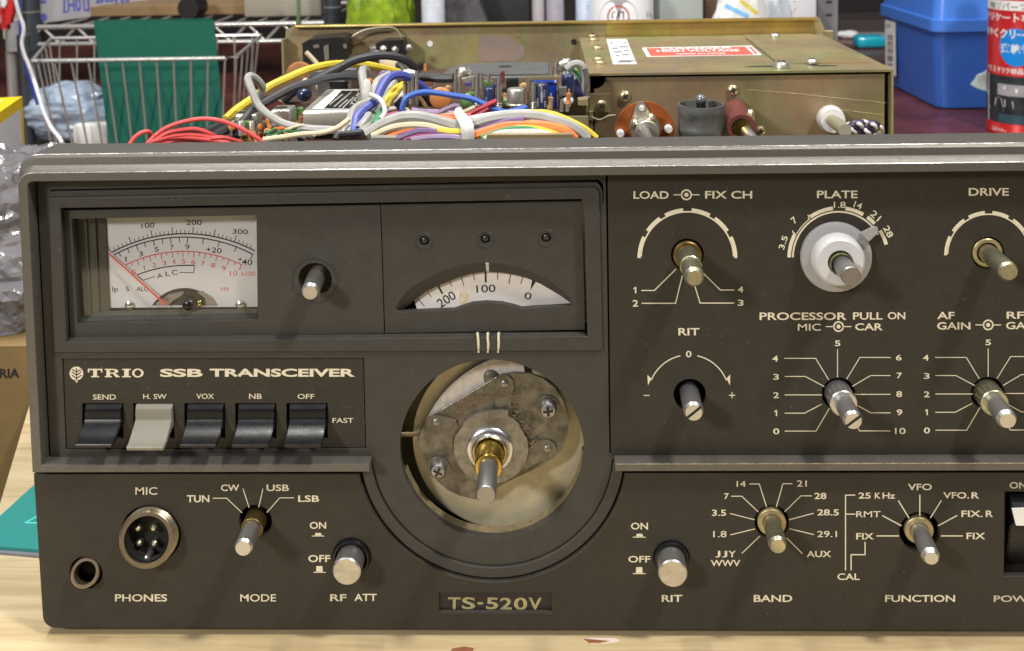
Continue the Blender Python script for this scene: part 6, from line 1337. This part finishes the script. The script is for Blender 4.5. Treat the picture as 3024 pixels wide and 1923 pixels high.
# ---- row of things behind the radio, left to right
def blob(name, c, r, m_, label, cat, seed, amp=.2, floor=TZ, sub=4):
    b = bmesh.new(); t = bmesh.new(); bmesh.ops.create_icosphere(t, subdivisions=sub, radius=1)
    for v in t.verts:
        n_ = v.co; d = 1 + amp * noise.noise(n_ * 1.8 + Vector((seed, 0, 1))) + amp * .6 * noise.noise(n_ * 4.5 + Vector((0, seed, 0))) + amp * .3 * noise.noise(n_ * 10)
        q = Vector((n_.x * r[0], n_.y * r[1], n_.z * r[2])) * d + Vector(c); q.z = max(q.z, floor + .5); v.co = q
    join(b, t); return tag(obj(name, b, m_, angle=12), label, cat)
c_ = U(1120, 20, 900); bag = blob('leafy_bag', (c_.x, 900, 95), (40, 34, 100), 'leaf', 'crumpled bright green plastic bag beside the rack post', 'bag', 4., .14)
P = None
def round_bottle(x0, x1, ytop, Y, m_, name, label, cat, shoulder=.0):
    p = U(x0, ytop, Y); q = U(x1, ytop, Y); r = (q.x - p.x) / 2; h = p.z - TZ
    b = bmesh.new(); pr = [(0, r * .94), (2, r), (h - 12, r), (h - 4, r * .8), (h, r * .5), (h, 0)]
    add_lathe(b, ((p.x + q.x) / 2, Y, TZ), (0, 0, 1), pr, 40); return tag(obj(name, b, m_), label, cat)
round_bottle(1243, 1312, -60, 860, mat('pale_blue_white_plastic', (.60, .65, .72), .4), 'pale_bottle', 'pale blue white bottle right of the green bag', 'bottle')
b = quad_prism([U(1318, -60, 900), U(1392, -60, 900), U(1440, 70, 900), U(1470, 180, 900), U(1318, 180, 900)], (0, 30, 0)); tag(obj('grey_pouch', b, mat('dark_grey_mesh', (.075, .075, .08), .6, 0, .5, 70)), 'dark grey pouch leaning beside the pale bottle', 'pouch')
stand(1398, 1562, -60, 960, 60, 'black_case', mat('dark_case', (.010, .011, .014), .6), 'black case standing behind the dark grey pouch', 'case')
b = bmesh.new()
for x0_, x1_, yy in ((1572, 1612, 850),): pass
round_bottle(1570, 1610, -60, 850, mat('grey_lilac_plastic', (.42, .40, .42), .35), 'grey_tube', 'slim grey tube left of its lilac neighbour', 'tube')
round_bottle(1612, 1664, -60, 840, mat('lilac_plastic', (.36, .34, .40), .35), 'lilac_tube', 'lilac grey tube between the slim grey tube and the white bottle', 'tube')
# white bottle with the round emblem
bt = empty('spray_bottle', U(1825, 60, 800), 'white bottle with a red ringed round emblem behind the radio', 'bottle'); bt.location.z = TZ * MM; WPOS[bt].z = TZ
p = U(1746, 30, 800); q = U(1940, 30, 800); r = (q.x - p.x) / 2; cxb = (p.x + q.x) / 2; h = U(1840, -80, 800).z - TZ
b = bmesh.new(); add_lathe(b, (cxb, 800 + r, TZ), (0, 0, 1), [(0, r * .95), (2, r), (h - 30, r), (h - 10, r * .7), (h, r * .4), (h, 0)], 56); obj('bottle_body', b, 'bottle', bt)
def cyl_proj(cxx, cyy, rr):
    def f(x, y):
        d = ray(x, y); ox, oy = CAM.x - cxx, CAM.y - cyy; a = d.x * d.x + d.y * d.y; bb = 2 * (ox * d.x + oy * d.y); cc_ = ox * ox + oy * oy - rr * rr
        disc = bb * bb - 4 * a * cc_; disc = max(disc, 0.); return CAM + d * ((-bb - math.sqrt(disc)) / (2 * a))
    return f
pj = cyl_proj(cxb, 800 + r, r + .12)
P = Print(pj, z4); P.arc((462, 185), 0.1, 205, 0, 359.9, 40); P.done('emblem_field', mat('grey_emblem_field', (.42, .40, .41), .5), bt)
P = Print(cyl_proj(cxb, 800 + r, r + .24), z4); P.arc((460, 180), 104, 122, 0, 359.9, 40); P.done('emblem_ring', mat('brick_red_print', (.50, .10, .06), .5), bt)
P = Print(cyl_proj(cxb, 800 + r, r + .26), z4); P.line([(428, 128), (405, 130), (396, 150), (396, 205)], 14); P.line([(478, 118), (452, 160), (440, 212)], 13); P.line([(470, 190), (470, 130), (512, 128), (514, 205)], 13); P.done('emblem_letters', 'ink', bt)
P = Print(cyl_proj(cxb, 800 + r, r + .14), z4); P.line([(735, 70), (800, 80), (850, 105)], 5); P.line([(770, 130), (774, 190)], 9); P.line([(800, 140), (800, 185)], 9); P.line([(825, 160), (828, 195)], 7); P.done('bottle_print', 'dullsteel', bt)
round_bottle(1699, 1760, -60, 850, mat('blue_white_plastic', (.55, .64, .78), .35), 'blue_white_bottle', 'bluish white bottle half hidden behind the emblem bottle', 'bottle')
stand(1946, 2076, -70, 880, 60, 'grey_green_box', mat('pale_grey_green', (.34, .37, .35), .6, 0, .06, 30), 'pale grey green box right of the emblem bottle', 'box')
stand(2080, 2150, -70, 940, 40, 'wooden_block', mat('dark_brown_wood', (.13, .07, .04), .55, 0, .3, 40, stretch=(1, 1, 6)), 'brown wooden block behind the striped bag', 'block')
c_ = U(2190, 40, 820); sb = blob('striped_bag', (c_.x, 820, 60), (38, 24, 88), mat('white_bag_film', (.66, .68, .68), .35, 0, .08, 60, coat=.4), 'white plastic bag with blue and yellow stripes behind the gold box', 'bag', 9., .10)
def surf_proj(o):
    from mathutils.bvhtree import BVHTree
    me = o.data; off = WPOS[o]; bv = BVHTree.FromPolygons([v.co / MM + off for v in me.vertices], [tuple(p.vertices) for p in me.polygons])
    def f(x, y):
        d = ray(x, y).normalized(); h_ = bv.ray_cast(CAM, d)[0]
        return (h_ - d * .35) if h_ else CAM + d * (U(x, y, 820) - CAM).length
    return f
def stripe(P, a, b_, w, n=14):
    for i in range(n):
        p0 = (a[0] + (b_[0] - a[0]) * i / n, a[1] + (b_[1] - a[1]) * i / n); p1 = (a[0] + (b_[0] - a[0]) * (i + 1) / n, a[1] + (b_[1] - a[1]) * (i + 1) / n); P.line([p0, p1], w)
P = Print(surf_proj(sb), z4); stripe(P, (1610, 60), (1860, 180), 44); P.done('blue_stripe', mat('sky_blue_print', (.16, .42, .75), .4), sb)
P = Print(surf_proj(sb), z4); stripe(P, (1770, 0), (1960, 150), 40); P.done('yellow_stripe', mat('yellow_print', (.62, .52, .05), .4), sb)
c_ = U(2275, 20, 860); blob('clear_bag', (c_.x, 860, 60), (26, 24, 96), 'clear', 'clear plastic bag between the striped bag and a paper packet', 'bag', 2., .14)
wb = stand(2298, 2412, -60, 850, 40, 'paper_packet', mat('white_packet_paper', (.58, .58, .62), .5, 0, .06, 40), 'upright white paper packet with faint print behind the gold box', 'packet')
P = Print(on(849.8), z5); P.line([(425, 8), (432, 22)], 7); P.line([(440, 70), (425, 96)], 6); P.line([(350, 100), (420, 112)], 4); P.done('packet_print', 'dullsteel', wb)
b = bmesh.new(); zA0 = U(2450, 70, 900); p = U(2414, 70, 900); q = U(2475, 70, 900); add_box(b, (p.x, 900, TZ), (q.x, 903, 230), .5, 1)
gb = tag(obj('slotted_bracket', b, mat('grey_painted_bracket', (.20, .20, .21), .5)), 'grey upright bracket with dark slots right of the white packet', 'bracket')
for y in (18, 130):
    b = bmesh.new(); k = [(696, y), (706, y - 9), (745, y - 9), (756, y), (745, y + 9), (706, y + 9)]; add_poly_prism(b, [U(*z5(*p), 899.7) for p in k], Vector((0, .3, 0))); obj('slot', b, 'void', gb)
b = bmesh.new(); p = UZ(2478, 62, TZ + 26); add_box(b, (p.x, p.y, TZ), (p.x + 190, p.y + 120, TZ + 26), 1, 1); tag(obj('dark_plank', b, mat('dark_brown_plank', (.05, .035, .035), .5, 0, .2, 20)), 'dark brown flat box lying behind the blue case', 'box')
tz_ = TZ + 26.2; p = UZ(2480, 24, tz_); q = UZ(2572, 22, tz_); b = bmesh.new(); add_box(b, (p.x, p.y, tz_), (q.x, p.y + 40, tz_ + 50), 3, 2); tag(obj('cream_adapter', b, mat('cream_plastic', (.55, .52, .45), .45)), 'cream plastic adapter on the dark flat box', 'adapter')
p = UZ(2590, 30, tz_); b = bmesh.new(); add_box(b, (p.x, p.y, tz_), (p.x + 60, p.y + 40, tz_ + 46), 5, 3); tag(obj('black_adapter', b, 'gloss_black'), 'black adapter beside the cream one on the dark flat box', 'adapter')
# clear bag and turquoise clip on the table
b = bmesh.new(); pts = [UZ(*z5(*p), TZ + 5) for p in ((850, 200), (1200, 165), (1330, 300), (1200, 330), (1000, 320), (900, 260))]
add_poly_prism(b, pts, Vector((0, 0, -4.6))); tag(obj('flat_bag', b, 'clear'), 'flat clear plastic bag lying on the red table left of the blue case', 'bag')
q0_ = UZ(*z5(975, 425), TZ); q1_ = UZ(*z5(1235, 425), TZ); b = bmesh.new(); add_box(b, (q0_.x, q0_.y, TZ + .2), (q1_.x, q0_.y + 34, TZ + 20), 6, 3); tag(obj('turquoise_clip', b, mat('turquoise_plastic', (.01, .36, .50), .3, coat=.4)), 'turquoise plastic clip on the table left of the blue case', 'clip')
p = UZ(*z5(840, 330), TZ); b = bmesh.new(); add_ball(b, p + Vector((10, 0, 6)), 14, 3, (1.3, 1, .5), .3, .1); tag(obj('tissue', b, 'paper'), 'small crumpled white tissue on the table by the turquoise clip', 'tissue')
# blue plastic case
A = UZ(*zK(990, 1182), TZ); Bq = UZ(*zK(520, 938), TZ); Cq = UZ(*zK(1552, 1174), TZ)
u1 = (Bq - A); u2 = (Cq - A).normalized() * 230
case = empty('storage_case', A + (u1 + u2) / 2, 'translucent blue plastic storage case with its lid shut', 'case')
u1s = u1.normalized() * (u1.length + 30)
hr = U(*zK(1000, 335), A.y).z - TZ
def case_ring(z_, g_): 
    o = A - u1s.normalized() * g_ - u2.normalized() * g_
    a_, b_ = u1s.normalized() * (u1s.length + 2 * g_), u2.normalized() * (u2.length + 2 * g_)
    loop = [(o.x, o.y), ((o + b_).x, (o + b_).y), ((o + a_ + b_).x, (o + a_ + b_).y), ((o + a_).x, (o + a_).y)]
    return [Vector((x, y, z_)) for x, y in rounded(loop, 14, 6)]
def skin(levels, cap=True):
    b = bmesh.new(); rows = [[b.verts.new(p) for p in case_ring(z_, g_)] for z_, g_ in levels]
    for r0, r1 in zip(rows, rows[1:]):
        k = len(r0)
        for i in range(k): b.faces.new((r0[i], r0[(i + 1) % k], r1[(i + 1) % k], r1[i]))
    if cap: b.faces.new(rows[0][::-1]); b.faces.new(rows[-1])
    bmesh.ops.recalc_face_normals(b, faces=b.faces[:]); return b
obj('case_body', skin([(TZ + .2, -3), (TZ + 2, 0), (TZ + hr * .97, 5.5), (TZ + hr * .97 + 2, 5.5)]), 'case_blue', case)
obj('case_rim', skin([(TZ + hr - 1, 8.5), (TZ + hr, 9.5), (TZ + hr + 13, 9.5), (TZ + hr + 14, 8.0)]), 'case_blue2', case)
obj('case_lid', skin([(TZ + hr + 14, 6.5), (TZ + hr + 62, 1), (TZ + hr + 68, -6)]), 'case_blue2', case)
prc = UP_(A - u1.normalized() * 0 + Vector((0, 0, 0)), Vector((u1.y, -u1.x, 0)).normalized())
sn = Vector((u1.y, -u1.x, 0)).normalized(); sn = sn if sn.dot(CAM - A) > 0 else -sn
off_ = A + sn * 6.4; prc = UP_(off_, sn)
P = Print(prc, zK); P.face([(415, 212), (528, 238), (532, 825), (418, 770)]); o = P.done('barcode_label', 'paper', case)
prc2 = UP_(off_ + sn * .15, sn); P = Print(prc2, zK)
P.arc((447, 278), 14, 22, 0, 360, 16); y = 375
for i, wdt in enumerate((6, 10, 4, 8, 5, 12, 4, 6, 9, 5, 12, 6, 4, 10, 14, 12, 6, 9)):
    P.line([(440, y), (498, y + 12)], wdt); y += wdt + 8 + (i % 4 == 3) * 12
P.done('barcode', 'dullsteel', case)
b = bmesh.new(); pts = [(1335, 915), (1365, 880), (1420, 815), (1480, 785), (1560, 755), (1640, 800), (1640, 1010), (1550, 1015), (1500, 975), (1440, 965)]
p = Cq.y - 60; V = [U(*zK(*q), p) for q in pts]; add_poly_prism(b, V, Vector((4, 10, 0))); bmesh.ops.triangulate(b, faces=b.faces[:]); bmesh.ops.subdivide_edges(b, edges=b.edges[:], cuts=2)
for v in b.verts: v.co += Vector((noise.noise(v.co * .12), noise.noise(v.co * .12 + Vector((9, 0, 0))) * 2, 0)) * 2.2
lowz = min(v.co.z for v in b.verts)
tag(obj('torn_packet', b, mat('greenish_white_film', (.62, .72, .66), .4, 0, .2, 80, coat=.4)), 'torn white plastic packet sticking out from behind the spray can', 'packet')

# spray can
e_ = UZ(2921, 388, TZ); RC = 33.; ccx, ccy = e_.x + RC - .5, e_.y
can_ = empty('spray_can', (ccx, ccy, TZ), 'red spray can with white Japanese lettering at the right edge', 'spray can')
H_ = 175
b = bmesh.new(); add_lathe(b, (ccx, ccy, TZ), (0, 0, 1), [(0, RC - 2), (.8, RC - .3), (2.2, RC), (3, RC - .4), (H_, RC - .4), (H_ + 6, RC * .8), (H_ + 12, RC * .5), (H_ + 14, 12), (H_ + 40, 12), (H_ + 40, 0)], 72); obj('can_body', b, mat('red_can_print', (.52, .020, .020), .3, .2, .04, 40, coat=.4), can_)
view = math.atan2(CAM.y - ccy, CAM.x - ccx)
def cpt(th, z_, e=.05): a = view + math.radians(th); return Vector((ccx + (RC - .4 + e) * math.cos(a), ccy + (RC - .4 + e) * math.sin(a), z_))
zy = lambda y: U(2925, y / 3.645, ccy).z
class CanPrint(Print):
    def __init__(s, e): Print.__init__(s, None); s.e = e
    def pt(s, th, y): return cpt(th, zy(y), s.e)
    def band(s, y0, y1, t0=-130, t1=130, n=60):
        for i in range(n):
            a0, a1 = t0 + (t1 - t0) * i / n, t0 + (t1 - t0) * (i + 1) / n; s.face([(a0, y0), (a1, y0), (a1, y1), (a0, y1)])
P = CanPrint(.06); P.band(-12, 90); P.done('white_band', 'paper', can_)
P = CanPrint(.12)
for ch_, t0, t1 in (('電', -64, -48), ('子', -47, -35), ('パ', -34, -21), ('ー', -19, -7), ('ツ', -4, 8)):
    y0, y1 = (45, 57) if ch_ == 'ー' else (12, 78); P.text(ch_, (t0, y0, t1, y1), 0, .012)
P.done('black_lettering', 'ink', can_)
P = CanPrint(.10)
for ch_, t0, t1, y0, y1 in (('デ', -84, -66, 125, 205), ('リ', -63, -53, 125, 210), ('ケ', -50, -36, 125, 210), ('ー', -34, -20, 158, 172), ('ト', -14, -5, 120, 210), ('な', -2, 14, 120, 210), ('ば', -84, -68, 290, 370), ('や', -66, -54, 290, 372), ('く', -52, -42, 290, 385), ('ニ', 8, 20, 290, 375)):
    P.text(ch_, (t0, y0, t1, y1), 0, .03)
for ch_, t0, t1 in zip('プラスチック部品', (-76, -65, -54, -43, -34, -27, -18, -7), (-68, -57, -46, -36, -28, -19, -8, 3)): P.text(ch_, (t0, 695, t1, 755), 0, .02)
for ch_, t0, t1 in zip('コネクター', (-54, -47, -41, -35, -29), (-48, -42, -36, -30, -24)):
    P.text(ch_, (t0, 1340 if ch_ != 'ー' else 1360, t1, 1378 if ch_ != 'ー' else 1367), 0, .02)
P.done('white_lettering', 'paper', can_)
P = CanPrint(.16); n = 44; kd = 57.3 / RC * (mmpx(2960, 130, ccy) / 3.645)
rp = lambda i, f: (-10 + (168 + (i % 2) * 10) * f * kd * math.cos(2 * math.pi * i / n), 475 + (196 + (i % 2) * 10) * f * math.sin(2 * math.pi * i / n))
for k in range(6):
    for i in range(n): P.face([rp(i, k / 6 + 1e-4), rp(i, (k + 1) / 6), rp(i + 1, (k + 1) / 6), rp(i + 1, k / 6 + 1e-4)])
P.done('blue_roundel', mat('bright_blue_sticker', (.005, .22, .66), .35), can_)
P = CanPrint(.22)
for ch_, t0, t1 in (('速', -36, -20), ('乾', -18, -3), ('性', -1, 14)): P.text(ch_, (t0, 440, t1, 545), 0, .03)
for ch_, t0, t1, y0, y1 in (('ク', -38, -24, 285, 385), ('リ', -20, -11, 290, 385), ('ー', -8, 6, 330, 346)): P.text(ch_, (t0, y0, t1, y1), 0, .03)
P.done('roundel_lettering', 'paper', can_)
P = CanPrint(.07); P.band(782, 1285); P.done('picture_band', mat('dark_picture_print', (.02, .025, .03), .35, 0, .8, 60), can_)
P = CanPrint(.12)
P.band(870, 990, -42, 5, 12)
P.done('picture_panel', mat('grey_picture_print', (.32, .31, .33), .4), can_)
P = CanPrint(.14)
for q in ([(-46, 1030), (-34, 1020), (-30, 1120), (-48, 1110)], [(-28, 1030), (-14, 1045), (-12, 1120), (-28, 1110)], [(-64, 1130), (-30, 1135), (-30, 1165), (-62, 1160)], [(-72, 965), (-67, 965), (-67, 1010), (-72, 1010)], [(-30, 890), (-27, 890), (-27, 925), (-30, 925)], [(-10, 910), (-6, 910), (-6, 950), (-10, 950)]): P.face(q)
P.line([(-60, 1010), (-40, 1020), (-20, 990), (-8, 970)], 5); P.done('picture_connectors', 'paper', can_)
P = CanPrint(.13); P.band(1185, 1280, -40, 20, 14); P.done('picture_field', mat('teal_grey_print', (.03, .07, .09), .35), can_)
P = CanPrint(.14); P.face([(-70, 785), (-67, 785), (-65, 1285), (-68, 1285)]); P.band(1395, 1430, -20, 20, 10); P.done('thin_marks', 'paper', can_)
